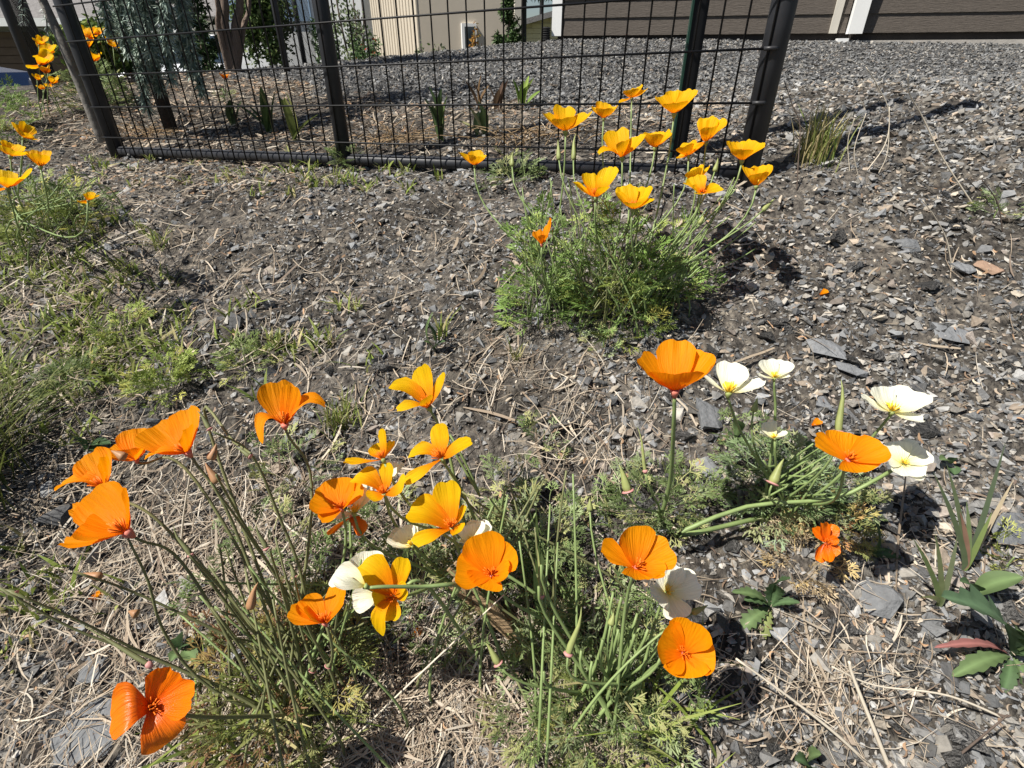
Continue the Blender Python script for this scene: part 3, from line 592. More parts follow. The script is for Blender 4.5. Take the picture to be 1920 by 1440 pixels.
# --- centre plant with two-tone flowers
bC = GP(985, 1190); C_ = root('poppy_plant', 'poppy plant with yellow-edged orange flowers crowded over cream ones', 'poppy plant', bC)
foliage(C_, [(970, 1130, .08, .12, 75, .05), (1000, 1040, .07, .10, 60, .048), (890, 1060, .06, .09, 36, .045), (760, 1070, .05, .06, 18, .04), (960, 940, .045, .06, 26, .042)])
kc = dict(cup=.22, wave=.8)
poppy(C_, 'y', 804, 764, .60, [(730,724,42,-.3,768,712,.4),(784,687,42,1.4),(829,698,22,.9),(742,769,24,-1.4,780,752,-1.6),(798,745,30,-1.6)], bnear(bC, .03), [(838,820,.62),(900,930,.64)], **kc)
poppy(C_, 'y', 718, 861, .56, [(644,864,36,-.6),(717,803,32,.6),(736,826,28,1.6),(697,836,30,.8)], bnear(bC, .03), **kc)
poppy(C_, 'y', 828, 860, .57, [(766,852,34,.3,800,830,.6),(822,794,42,1.2),(886,826,46,.2,850,845,-.8),(757,908,28,-1.4,800,880,-1.8)], bnear(bC, .03), [(880,950,.61)], **kc)
poppy(C_, 'y', 720, 926, .55, [(726,866,30,1.0),(664,894,46,.3,690,880,.2),(760,894,36,-.4,754,928,-1.4),(690,934,40,-1.2)], bnear(bC, .03), **kc)
poppy(C_, 'o', 640, 953, .55, [(583,934,60,-.4),(632,896,64,1.2),(676,906,44,.6),(598,974,38,-1.6),(660,930,30,-1.6)], bnear(bB, .03), cup=.25)
poppy(C_, 'd', 658, 970, .58, [(686,996,34,-.3),(614,1003,18,-.8),(670,978,26,.3)], bnear(bB, .03), [(650,1100,.58)], cup=.25)
poppy(C_, 'y', 846, 990, .55, [(834,900,50,1),(768,952,68,-.2,800,950,-.2),(775,1020,32,-2,810,1002,-2.2),(872,946,18,1),(866,994,32,-1.5)], bnear(bC, .03), **kc)
poppy(C_, 'o', 922, 1078, .51, [(898,1000,78,.2),(853,1066,74,-.8),(965,1030,56,-.4),(902,1103,70,-1.8),(955,1070,44,-1.6)], bnear(bC, .03), bulge=.1, cup=.32)
poppy(C_, 'y', 737, 1118, .47, [(676,1056,64,.2,704,1066,-.4),(757,1044,36,.4),(711,1188,30,-1,702,1140,-2.2),(732,1166,36,-1.2),(764,1104,34,-.8),(700,1130,40,-1.2)], bnear(bC, .03), [(800,1098,.49)], **kc)
for i in range(26):
    q = P(rng.uniform(840, 1080), rng.uniform(880, 1080), rng.uniform(.56, .68)); plain_stem(C_, bnear(bC, .06), q, .0014, 'stem' if i % 2 else 'stemd')
D_ = root('poppy_plant', 'cream-flowered poppy plant half hidden behind the yellow-edged flowers', 'poppy plant', bnear(bC, .02) + np.array([-.1, .03, 0]) - np.array([0, 0, .01]))
bD = ORG[D_].copy()
foliage(D_, [(780, 1150, .08, .07, 70, .05), (740, 1010, .06, .05, 40, .045)])
poppy(D_, 'w', 722, 906, .585, [(757,868,40,.6),(694,880,32,.4),(738,866,34,1.2)], bD)
poppy(D_, 'w', 664, 962, .565, [(682,902,22,.6),(702,914,24,.2),(624,968,18,-.3)], bD, point=.1)
poppy(D_, 'w', 882, 1018, .565, [(874,984,44,.6),(922,986,44,.4),(862,1014,30,.2),(900,976,40,1)], bD, cup=.4)
poppy(D_, 'w', 772, 1024, .59, [(728,1004,44,.2),(752,990,40,.6),(782,982,34,.6),(735,1022,30,-.6)], bD, wave=2)
poppy(D_, 'w', 694, 1076, .52, [(662,1044,38,.4),(722,1054,38,.2),(694,1032,44,1)], bD, cup=.4)
poppy(D_, 'w', 708, 1119, .49, [(660,1128,40,-.2),(672,1142,28,-.8)], bD, stam=False)
poppy(D_, 'w', 684, 1099, .445, [(624,1078,42,.2,654,1070,.3),(626,1086,30,-.9,650,1100,-1.4)], bD, [(860,1098,.50),(790,1100,.47),(720,1100,.45)], stam=False, bulge=.05)

# --- right-of-centre plant: tall grey-green stems
bE = GP(1130, 1310); E_ = root('poppy_plant', 'poppy plant with thick grey-green stems and two wide open orange flowers facing up', 'poppy plant', bE)
foliage(E_, [(1130, 1310, .085, .12, 105, .045), (1050, 1340, .07, .08, 46, .045), (1200, 1260, .06, .08, 40, .042), (1120, 1390, .08, .06, 46, .042, LG * np.array([1.3, 1.2, .9])), (1090, 1180, .07, .07, 60, .05), (1230, 1360, .05, .05, 26, .04)])
poppy(E_, 'o', 1192, 1064, .47, [(1190,986,70,.6),(1128,1022,40,.1),(1262,1028,64,.2),(1210,1087,78,-1.9),(1250,1070,40,-1.4)], bnear(bE, .02), [(1170,1160,.52)], bulge=.12, cup=.3)
poppy(E_, 'o', 1281, 1224, .50, [(1302,1164,76,-.7),(1238,1192,72,-.9),(1342,1232,62,-1.4),(1288,1272,76,-1.9),(1250,1250,44,-1.6)], bnear(bE, .02), [(1215,1260,.55)], bulge=.1, cup=.35)
poppy(E_, 'w', 1250, 1110, .535, [(1274,1060,34,.5),(1312,1090,52,-.4),(1276,1162,46,-1.4),(1228,1124,44,-1.2),(1240,1080,34,.3)], bnear(bE, .03), cup=.2)
for i, (px, py) in enumerate([(1150,1110),(1165,1120),(1180,1130),(1195,1150),(1205,1140),(1130,1200),(1160,1180),(1215,1180),(1235,1205),(1110,1240),(1090,1220),(1020,1260),(1010,1100),(1015,1060),(1240,1230),(1190,1190)]):
    V, F = tube(bez(bnear(bE, .03), bE + UP * .05, P(px - 15, py + 60, .54), P(px, py, .51 + rng.uniform(0, .04)), 10), np.linspace(.0026, .0014, 10), 6); part('stem', E_, V, F, MT['stem'], smooth=True)
for a in [(1065,1228,1090,1138,.50,13),(935,1245,910,1203,.54,14),(1015,1120,1008,1030,.57,9)]: pod(E_, bnear(bE, .03), a[0], a[1], a[2], a[3], a[4], a[5], 'bud')
for a in [(1298,1150,1328,1134,.53,12),(1145,1172,1150,1148,.52,14),(1106,958,1106,934,.62,12)]: bud(E_, bnear(bE, .03), *a, 'bud', False)

# --- single tall orange cup
bF = GP(1235, 985); F_ = root('poppy_plant', 'poppy plant carrying one tall upright orange cup on a bare stem', 'poppy plant', bF)
foliage(F_, [(1225, 965, .05, .07, 70, .045), (1165, 985, .04, .05, 36, .04), (1290, 960, .035, .04, 30, .04)])
poppy(F_, 'o', 1265, 733, .54, [(1197,668,72,.4),(1268,636,70,2),(1331,660,72,.4),(1266,700,90,-2.4)], bF, [(1256,905,.66),(1263,800,.57)], cup=.3, rad=.0022)
bud(F_, bF, 1178, 922, 1160, 870, .62, 17, 'bud', True); pod(F_, bF, 1210, 885, 1195, 800, .64, 7, 'bud')

# --- right cream plant
bH = GP(1440, 965); H_ = root('poppy_plant', 'poppy plant with cream flowers and one orange flower on stems spreading over stones', 'poppy plant', bH)
foliage(H_, [(1440, 940, .06, .08, 110, .05, LG * np.array([1, 1.05, 1.25])), (1520, 925, .05, .05, 50, .045, LG * np.array([1, 1.05, 1.25])), (1390, 850, .03, .05, 30, .04), (1550, 1000, .035, .04, 40, .04, np.array([(.50,.34,.14), (.42,.22,.10), (.48,.42,.16), (.26,.28,.10)])), (1500, 1060, .035, .02, 50, .04, np.array([(.5,.4,.26), (.42,.33,.2), (.55,.42,.2)])), (1570, 960, .035, .04, 40, .04)])
kh = dict(cup=.22)
poppy(H_, 'w', 1366, 737, .60, [(1377,679,52,1.4),(1314,700,30,.2),(1433,712,34,-.2)], bnear(bH, .02), [(1395,820,.64)], **kh)
poppy(H_, 'w', 1452, 709, .63, [(1436,673,38,1),(1474,676,38,1),(1420,702,18,-.4),(1482,704,16,-.4)], bnear(bH, .02), [(1452,800,.66)], **kh)
poppy(H_, 'w', 1452, 822, .64, [(1424,808,22,.1),(1436,790,28,.5),(1472,808,22,.2)], bnear(bH, .02), wave=2.5)
poppy(H_, 'w', 1672, 772, .57, [(1648,724,50,1),(1722,732,66,.6),(1616,744,30,-.2),(1734,788,36,-1.2)], bnear(bH, .02), [(1560,905,.64),(1635,820,.60)], **kh)
poppy(H_, 'w', 1692, 868, .60, [(1676,827,48,.9),(1732,838,52,.4),(1738,884,50,-1),(1704,894,48,-1.6),(1660,858,30,-.3)], bnear(bH, .02), [(1270,1005,.66),(1400,950,.66),(1560,935,.65),(1650,895,.63)], rad=.0025, **kh)
poppy(H_, 'o', 1590, 862, .52, [(1592,812,92,1.6),(1527,822,46,.2),(1660,836,62,-.4),(1618,886,84,-1.6)], bnear(bH, .02), [(1560,940,.60)], bulge=.1, cup=.25)
poppy(H_, 'd', 1550, 1018, .63, [(1566,984,24,.3),(1534,1054,24,-.6),(1574,1040,22,-.9),(1526,988,20,.2),(1552,1054,20,-1.6),(1545,978,22,-.8),(1572,1010,18,-1)], bnear(bH, .02), wave=2.5, cup=.45, point=.12)
bud(H_, bnear(bH, .02), 1448, 907, 1470, 860, .63, 18, 'bud', True); bud(H_, bnear(bH, .02), 1413, 772, 1420, 745, .64, 12, 'bud', False)
pod(H_, bnear(bH, .02), 1572, 812, 1577, 712, .58, 13, 'bud')
for i in range(12): plain_stem(H_, bnear(bH, .03), P(rng.uniform(1380, 1600), rng.uniform(830, 930), .64), .0015)

# --- left edge clump, and the ones behind the fence
bI = GP(105, 448); I_ = root('poppy_plant', 'low poppy plant with golden flowers at the edge of the grassy bank', 'poppy plant', bI)
foliage(I_, [(110, 440, .11, .13, 130, .065, LG * np.array([1.25, 1.15, .8])), (160, 420, .07, .10, 46, .06), (60, 420, .09, .10, 46, .06)])
for a in [('f',44,258,1.02,40,.5,.2),('y',20,292,.98,50,.4,0),('f',76,312,.98,42,.6,0),('y',14,352,.92,56,.55,.1),('y',165,376,1.0,24,.6,.4)]: auto(I_, *a[:5], bnear(bI, .04), a[5], a[6])
for i in range(16): plain_stem(I_, bnear(bI, .06), P(rng.uniform(10, 200), rng.uniform(330, 420), 1.0), .0014)
bJ = W(88, 185, 2.75); bJ[2] = GM(bJ[0], bJ[1]); J_ = root('poppy_plant', 'poppy plant with a column of small orange flowers left of the grey trunk', 'poppy plant', bJ)
foliage(J_, [(90, 188, .12, .16, 90, .08), (20, 190, .14, .10, 60, .08)])
for px, py, w in [(73,84,22),(88,104,38),(74,122,36),(86,138,24),(70,150,16),(98,158,22),(80,168,14)]: auto(J_, 'y', px, py, 2.35 + rng.normal(0, .05), w, bnear(bJ, .04), .6, rng.normal(0, .5))
bK = GP(195, 205); K_ = root('poppy_plant', 'poppy plant with golden flowers behind the corner fence post', 'poppy plant', bK)
foliage(K_, [(195, 205, .12, .22, 120, .09), (170, 200, .10, .35, 60, .09)])
for px, py, w in [(165,72,34),(184,66,26),(164,90,36),(212,88,26),(174,116,30)]: auto(K_, 'f' if py > 80 else 'y', px, py, 1.95, w, bnear(bK, .04), .55)
bL = GP(424, 196); L__ = root('poppy_plant', 'single small orange poppy on a thin stem inside the fenced bed', 'poppy plant', bL)
auto(L__, 'o', 421, 148, 2.2, 18, bL, .5); foliage(L__, [(424, 196, .05, .06, 14, .05)])

# fallen petals on the stones
for i, (px, py, lab) in enumerate([(1533,565,'small fallen orange petal on the gravel bank above the slate slab'),(1521,800,'curled fallen orange petal between the cream poppies and the slates'),(770,1190,'crumpled red-orange petal in the straw under the yellow-edged flowers'),(172,1134,'tiny torn orange petal in the straw beside a leaning dark stem')]):
    q = GP(px, py); r = root('fallen_petal', lab, 'petal', q); q = q + UP * .006
    petal(r, q, q + np.array([.016, .006, .006]), UP, .013, MT['petal_o'], None, .2, .5, 2.5)

# ------------------------------------------------------------------ weeds, tufts and stalks
def tuft(name, label, cat, px, py, n, h, spread, cols, wid=.0016, lean=.6, group=None):
    c = GP(px, py); q = c + rng.normal(0, spread, (n, 3)) * np.array([1, 1, 0]); q[:, 2] = GM(q[:, 0], q[:, 1]) - .004
    V, F, C = blades(q, rng.uniform(.5, 1.1, n) * h, rng.uniform(.7, 1.2, n) * wid, cols[rng.integers(0, len(cols), n)] * rng.uniform(.75, 1.2, (n, 1)), lean)
    return single(name, label, cat, V, F, MT['leaf'], c, vc=C, group=group)
DRY = np.array([(.50,.42,.22), (.42,.36,.16), (.25,.28,.09), (.18,.24,.06)])
tuft('grass_tuft', 'tall half-dry grass tuft right of the fence end post', 'grass', 1522, 300, 150, .13, .018, DRY, .0016, .4)
tuft('grass_tuft', 'short green grass tuft among the stones below the fence', 'grass', 518, 648, 26, .045, .007, GC, .0022, .7)
tuft('grass_tuft', 'yellow-green grass sprout beside the short green tuft', 'grass', 615, 645, 18, .045, .005, GC * 1.3, .0018, .9)
tuft('grass_tuft', 'fine green grass clump behind the drooping orange petals', 'grass', 640, 795, 110, .05, .016, GC, .0011, .5)
tuft('grass_tuft', 'thin grass leaves leaning at the foot of the far poppy clump', 'grass', 965, 680, 12, .05, .004, GC, .0022, .4)
tuft('grass_tuft', 'long dark tussock of grass at the left edge beside the paired poppies', 'grass', -100, 935, 620, .26, .05, GC * .45, .0014, .75)
tuft('grass_tuft', 'green sprout on bare stones between two dry grass patches', 'grass', 825, 640, 16, .06, .006, GC, .002, .5)
tuft('grass_tuft', 'small weed tuft below the far grass sprout', 'grass', 672, 580, 14, .03, .006, GC, .002, .7)
tuft('grass_tuft', 'low green tuft near the withered left edge poppies', 'grass', 300, 460, 24, .07, .01, GC * .9, .002, .9)
tuft('grass_tuft', 'wispy green grass clump in straw at the sprawling stems', 'grass', 480, 1400, 60, .09, .03, GC, .002, 1.1)
tuft('grass_tuft', 'loose pale grass leaves under the facing-up orange poppy', 'grass', 1230, 1400, 26, .11, .03, GC * 1.1, .002, .7)
def seedling(label, px, py, r, h, n, Ln, cols=LG):
    c = GP(px, py); s = root('poppy_seedling', label, 'seedling', c); foliage(s, [(px, py, r, h, n, Ln, cols)]); plain_stem(s, c, c + UP * h * .8, .0012)
seedling('bright bushy poppy seedling with yellowing base above the orange pair', 315, 735, .05, .05, 90, .045, LG * np.array([1.35, 1.3, .8]))
seedling('ferny poppy seedling in the stones left of the short grass tuft', 462, 685, .035, .035, 55, .04, LG * np.array([1.15, 1.15, .9]))
seedling('flat ferny seedling on the grassy bank left of the bright seedling', 150, 735, .05, .035, 50, .045)
seedling('green seedling among grass above the bright bushy seedling', 245, 625, .045, .045, 55, .045, LG * np.array([1.3, 1.25, .8]))
seedling('grey-green seedling under the far clump of poppies', 1130, 660, .02, .025, 24, .03, LG * 1.3)
seedling('pale seedling in dry grass right of the topmost yellow flower', 1020, 820, .03, .03, 22, .035, LG * 1.3)
seedling('small seedling on the stony ground right of the fence post', 1868, 400, .05, .03, 26, .05, LG * 1.2)
seedling('yellow-green seedling beside the pale slab at the frame edge', 1890, 1060, .03, .025, 24, .035, LG * np.array([1.5, 1.3, .8]))
seedling('ferny sprout at the fence foot between mesh and clump', 960, 345, .06, .06, 46, .06)
seedling('sprout of feathery leaves under the bottom rail by the middle post', 665, 315, .05, .05, 40, .06)
def broadleaf(parent, base, tip, wid, m_cols, jag=0, name='leaf', droop=.15):
    n = 29; t = np.linspace(0, 1, n); L = np.linalg.norm(tip - base); d = nrm(tip - base); s = nrm(np.cross(d, UP)); Nn = nrm(np.cross(s, d))
    c = base + (tip - base) * t[:, None] + Nn * (np.sin(t * PI) * L * droop)[:, None]
    w = wid / 2 * np.sin(np.clip(t * .93 + .04, 0, 1)**1.25 * PI)**.8 * (1 + 1.3 * jag * (((t * 7) % 1) - .5)); w[-1] = .0003
    rows = np.stack([c - s * w[:, None] + Nn * (w * .3)[:, None], c - s * (w * .5)[:, None] + Nn * (w * .05)[:, None], c, c + s * (w * .5)[:, None] + Nn * (w * .05)[:, None], c + s * w[:, None] + Nn * (w * .3)[:, None]], 1)
    V = rows.reshape(-1, 3); i = (np.arange(n - 1)[:, None] * 5 + np.arange(4)[None]).ravel(); F = np.stack([i, i + 5, i + 6, i + 1], -1)
    cc = np.tile(np.asarray(m_cols)[None], (len(V), 1)) * np.tile(np.array([.95, 1, 1.5, 1, .95]), n)[:, None]
    return part(name, parent, V, F, MT['leaf'], vc=cc, smooth=True)
def weed(name, label, bx, by, lv, stem=None):
    b = GP(bx, by); r = root(name, label, 'weed', b); zc = (b - CAM)[1] * CP - (b - CAM)[2] * SP
    for tx, ty, dz, wpx, c, jag in lv: broadleaf(r, b + UP * .002, P(tx, ty, zc - dz / 100), wpx * zc / FPX, c, jag)
    return r
g1, g2, g3 = (.075,.125,.055), (.115,.17,.07), (.18,.21,.075)
weed('broadleaf_weed', 'dandelion-like weed with long toothed leaves and one red leaf', 1890, 1235, [(1765,1118,5,64,(.085,.14,.075),.6),(1752,1214,1.5,17,(.26,.11,.10),.3),(1785,1268,2,30,g2,.3),(1928,1190,4,44,g1,.5),(1930,1300,2,36,g2,.4),(1905,1180,5,26,g2,.2),(1880,1300,2,24,g1,.3),(1960,1240,3,36,g1,.4)])
weed('broadleaf_weed', 'weed with one smooth upright oval leaf above the toothed leaves', 1810, 1135, [(1918,1082,3,40,g2,0),(1800,1090,3,24,g1,0),(1840,1100,2,22,g1,0)])
weed('broadleaf_weed', 'dark glossy curled weed leaves below the withered flower', 1440, 1150, [(1482,1085,4,34,g1,.4),(1395,1125,2,26,g1,.4),(1385,1185,1.5,28,g2,.5),(1420,1205,1.5,26,g3,.5),(1500,1130,2,18,g1,.3),(1372,1110,2,22,g2,.4),(1460,1100,3,24,g1,.4)])
weed('broadleaf_weed', 'small broad leaf weed behind the foremost cream poppy', 1772, 885, [(1800,860,2,20,g1,0),(1762,862,2,20,g2,0),(1790,890,1.5,22,g1,0)])
weed('broadleaf_weed', 'rounded leaf weed under the sprawling dark stems', 345, 1225, [(330,1195,3,30,g1,.2),(370,1240,2.5,28,g2,.2),(362,1205,2,24,g1,.2),(320,1240,2,24,g2,.2)])
weed('broadleaf_weed', 'pair of narrow green leaves behind the orange pair', 160, 848, [(130,818,3,24,g1,0),(208,832,2,24,g1,0),(205,850,2,16,g2,0)])
weed('broadleaf_weed', 'weed with lance leaves under the white poppy', 1376, 830, [(1382,788,4,22,g2,0),(1365,815,2,16,g1,0),(1400,835,2,18,g2,0)])
weed('broadleaf_weed', 'leafy weed at the bottom edge among crossing straws', 1515, 1438, [(1540,1415,2,34,g2,.2),(1490,1425,2,26,g1,.2),(1528,1460,2,30,g2,.2)])
weed('broadleaf_weed', 'long green leaf weed beside the withered orange flower', 1620, 1048, [(1690,1045,1,24,g1,0),(1640,978,3,22,g1,0),(1660,1030,1.5,16,g2,0)])
weed('broadleaf_weed', 'small weed with upright leaves in bare gravel by the far clump', 815, 672, [(812,585,4,14,g2,0),(800,605,3,14,g1,0),(835,640,2,14,g1,0),(795,640,2,14,g2,0)])
def blade_plant(label, bx, by, tips, wpx=9):
    b = GP(bx, by); r = root('grass_plant', label, 'grass', b); zc = (b - CAM)[1] * CP - (b - CAM)[2] * SP
    for k, (tx, ty, dz, c) in enumerate(tips):
        T = P(tx, ty, zc - dz / 100); pts = bez(b, b + UP * .02, b + (T - b) * .6 + UP * .012, T, 8)
        V, F = ribbons(pts[None], (wpx * zc / FPX / 2 * np.array([.8, 1, 1, .95, .85, .7, .4, .05]))[None], nrm(np.cross(T - b, CAM - b))[None]); part('blade', r, V, F, MT['leaf'], vc=np.tile(np.asarray(c)[None], (16, 1)))
blade_plant('upright grey-green grass blades right of the round flower shadows', 1800, 1080, [(1750,885,6,(.13,.17,.09)),(1775,870,6,(.15,.19,.10)),(1800,960,4,(.34,.2,.14)),(1885,830,6,(.09,.12,.07)),(1860,960,4,(.20,.26,.09)),(1850,985,3,(.16,.22,.08)),(1812,940,4,(.2,.26,.12)),(1900,900,3,(.4,.33,.22))])
blade_plant('thin forked grass blades beside the blocky grey rock', 1752, 1150, [(1712,1010,5,(.15,.2,.08)),(1753,1000,5,(.16,.19,.09)),(1795,1005,5,(.17,.2,.11)),(1725,1120,2,(.2,.22,.1))])
blade_plant('tall dark grass blades standing over the cream-flowered plant foliage', 1012, 1180, [(1005,950,9,(.10,.15,.05)),(1000,1060,6,(.07,.11,.04)),(1018,1010,7,(.13,.18,.07)),(1030,1100,4,(.12,.17,.06))], 12)
def stalk(name, label, cat, pts, zoff, r0, m, n=20):
    b = GP(*pts[0]); zc = (b - CAM)[1] * CP - (b - CAM)[2] * SP; k = len(pts)
    L = smoothline([b - UP * .004] + [P(p[0], p[1], zc - zoff * i / (k - 1)) for i, p in enumerate(pts) if i], n); V, F = tube(L, np.linspace(r0, r0 * .55, len(L)), 5)
    single(name, label, cat, V, F, MT[m], b, smooth=True)
MT['drystalk'] = mat('dry_stalk', (.60,.53,.42), rough=.7, noise=(40,.25)); MT['twig'] = mat('twig', (.10,.075,.06), rough=.8, noise=(60,.4))
stalk('dry_stalk', 'long pale dry stalk arching over the gravel pad', 'stalk', [(1838,385),(1770,300),(1730,220),(1705,175),(1703,140)], .12, .0016, 'drystalk')
stalk('dry_stalk', 'pale dry stalk with a bent tip rising near the post shadow', 'stalk', [(1625,318),(1660,270),(1667,210),(1645,160),(1624,126)], .1, .0014, 'drystalk')
stalk('dry_stalk', 'pale thin dry stem curving beside the bent tip stalk', 'stalk', [(1648,322),(1664,285),(1668,200)], .05, .0011, 'drystalk')
stalk('dry_stalk', 'short straight dry stem at the edge of the post shadow', 'stalk', [(1595,320),(1590,265),(1602,222)], .05, .0011, 'drystalk')
stalk('dry_stalk', 'short dry stem leaning beside the straight one', 'stalk', [(1612,326),(1602,280),(1624,212)], .05, .0011, 'drystalk')
stalk('twig', 'dark bent twig standing behind the half-dry grass tuft', 'twig', [(1497,350),(1497,300),(1500,235),(1485,195),(1470,150)], .06, .0015, 'twig')
stalk('twig', 'thin dark twig beside the small seedling on the stones', 'twig', [(1882,440),(1870,380),(1840,335)], .05, .0014, 'twig')
stalk('dry_stalk', 'bent brown seeding stalk over the grey slates', 'stalk', [(1785,500),(1775,450),(1755,410),(1730,375)], .06, .0013, 'drystalk')
stalk('dry_stalk', 'long white straw lying across the ground between straw and ferny plant', 'stalk', [(640,1405),(760,1290),(850,1205),(945,1115)], .05, .0013, 'drystalk')
stalk('dry_stalk', 'thick pale straw lying along the stones below the dandelion-like weed', 'stalk', [(1668,1440),(1640,1370),(1600,1270),(1592,1240)], .01, .0026, 'drystalk')
stalk('dry_stalk', 'long dry straw crossing the stones toward the corner', 'stalk', [(1920,1360),(1780,1305),(1640,1285),(1560,1250)], .02, .0014, 'drystalk')
stalk('dry_stalk', 'pale straw standing through the orange poppies at the sprawling plant', 'stalk', [(338,1030),(345,960),(358,880),(366,815)], .06, .0016, 'drystalk')
stalk('twig', 'dark straight twig lying at the bottom corner stones', 'twig', [(1770,1440),(1830,1390),(1890,1340)], .02, .0016, 'twig')
stalk('dry_stalk', 'tan straw lying along the edge of the crossing straws', 'stalk', [(1640,1440),(1560,1370),(1470,1300),(1380,1235)], .02, .002, 'drystalk')
# broken old flower stalk under the centre plant
b = GP(975, 1200); t = P(860, 1085, (b - CAM)[1] * CP - (b - CAM)[2] * SP - .03); mb = MB()
for i in range(7):
    o = rng.normal(0, .004, 3); mb.tube([b + o + UP * .01, b + (t - b) * .5 + o * 1.5 + UP * .014, t + o * 2.2 + UP * .01], [.0035, .0045, .003], 5)
single('dead_stalk', 'bundle of brown dead stalks in the shade under the centre flowers', 'stalk', mb.V, mb.f, MT['wood'], b)
# straps of cut leaves in the fenced bed
def straps(label, px, py, n, h, cols):
    b = GP(px, py); r = root('strap_leaf_plant', label, 'plant', b)
    for i in range(n):
        a = rng.normal(0, .35); T = b + np.array([math.sin(a) * h, rng.normal(0, .02), h * rng.uniform(.7, 1.1) * math.cos(a)]); broadleaf(r, bnear(b, .012), T, .03, cols[i % len(cols)], 0, droop=.05)
straps('cut strap leaves standing in the bed left of the middle post', 505, 250, 8, .17, [(.07,.11,.04), (.10,.15,.05), (.2,.2,.08)])
straps('yellowing strap leaves close behind the middle post mesh', 556, 262, 7, .16, [(.13,.16,.05), (.26,.27,.09), (.08,.11,.04)])
straps('thick dark cut leaf stumps standing in the middle of the bed', 822, 268, 6, .15, [(.06,.10,.04), (.10,.14,.05)])
straps('pale cut leaf stumps right of the dark stumps', 903, 258, 5, .10, [(.2,.26,.10), (.34,.33,.16), (.12,.17,.07)])
straps('bright green shoot at the edge of the gravel pad', 980, 200, 6, .10, [(.16,.24,.05), (.22,.30,.07)])
straps('brown dried spike at the edge of the gravel pad', 897, 205, 4, .12, [(.16,.10,.05), (.12,.08,.05)])
straps('dark dried spike between the brown spike and the green shoot', 938, 208, 4, .11, [(.08,.05,.035), (.12,.08,.05)])
straps('dark strap leaves just behind the bottom rail', 440, 235, 5, .10, [(.07,.10,.04), (.10,.12,.05)])

for lab, px, py in [('tangle of thin brown dead stalks right of the middle post in the bed', 715, 275), ('tangle of pale dead stalks between the leaf stumps and the golden poppies', 1000, 268), ('tangle of dead stalks left of the weeping cedar foot', 262, 262)]:
    b = GP(px, py); r = root('dead_stalks', lab, 'dead plant', b); mb = MB()
    for i in range(46):
        q0 = b + rng.normal(0, .07, 3) * [1, .5, 0]; q0[2] = GM(q0[0], q0[1]); e = q0 + np.array([rng.normal(0, .10), rng.normal(0, .05), abs(rng.normal(.03, .03))]); mb.tube(bez(q0, q0 + UP * .03, e + UP * .02, e, 5), .0014, 4)
    part('stalks', r, mb.V, mb.f, MT['wood'], kind='stuff')
# ------------------------------------------------------------------ trees and shrubs behind the fence
def needles(parent, name, lines, per, Ln, cols, wid=.0011, spread=1.0, step=0):
    Ps, Ds = [], []
    for L in lines:
        seg = np.linalg.norm(np.diff(L, axis=0), axis=1); cum = np.append(0, np.cumsum(seg)); n = max(4, int(cum[-1] * per)); u = rng.uniform(0, cum[-1], n)
        if step: u = np.clip(np.round(u / step) * step + rng.normal(0, step * .08, n), 0, cum[-1])
        p = np.stack([np.interp(u, cum, L[:, k]) for k in range(3)], -1); k = np.clip(np.searchsorted(cum, u) - 1, 0, len(seg) - 1); t = nrm(np.diff(L, axis=0)[k]); Ps.append(p); Ds.append(t)
    p = np.concatenate(Ps); t = np.concatenate(Ds); n = len(p); d = nrm(rng.normal(0, 1, (n, 3)) * spread + t * .9); Lx = Ln * rng.uniform(.6, 1.2, n)
    path = np.stack([p, p + d * Lx[:, None] * .55, p + d * Lx[:, None] + np.array([0, 0, -.15]) * Lx[:, None]], 1); side = nrm(np.cross(d, rng.normal(0, 1, (n, 3))))
    V, F = ribbons(path, np.tile(np.array([1, 1, .25]) * wid, (n, 1)), side); cc = cols[rng.integers(0, len(cols), n)] * rng.uniform(.7, 1.3, (n, 1))
    return part(name, parent, V, F, MT['needle'], vc=rep(cc, 6), kind='stuff')
BC = np.array([(.22,.29,.24), (.32,.40,.34), (.13,.18,.15), (.44,.51,.44)])
cb = GP(322, 246); T_ = root('weeping_cedar', 'weeping blue cedar with hanging needle branches and thin dark trunk', 'tree', cb)
V, F = tube([cb - UP * .05, cb + UP * .5 + [.004, 0, 0], cb + UP * 1.5 + [.03, .02, 0], cb + UP * 2.3 + [.0, .02, 0]], [.027, .022, .02, .014], 12); part('trunk', T_, V, F, MT['barkd'], smooth=True)
cl = []
for i in range(26):
    a = rng.uniform(0, 2 * PI); R_ = rng.uniform(.12, .5); top = cb + UP * rng.uniform(1.3, 2.3); out = top + np.array([math.cos(a) * R_, math.sin(a) * R_ * .7, rng.uniform(.0, .18)])
    low = np.array([out[0], out[1], 0]) + np.array([rng.normal(0, .05), rng.normal(0, .04), cb[2] + rng.uniform(.85, 1.6)])
    cl.append(bez(top, top + (out - top) * .8 + UP * .15, out + [0, 0, .05], low, 26))
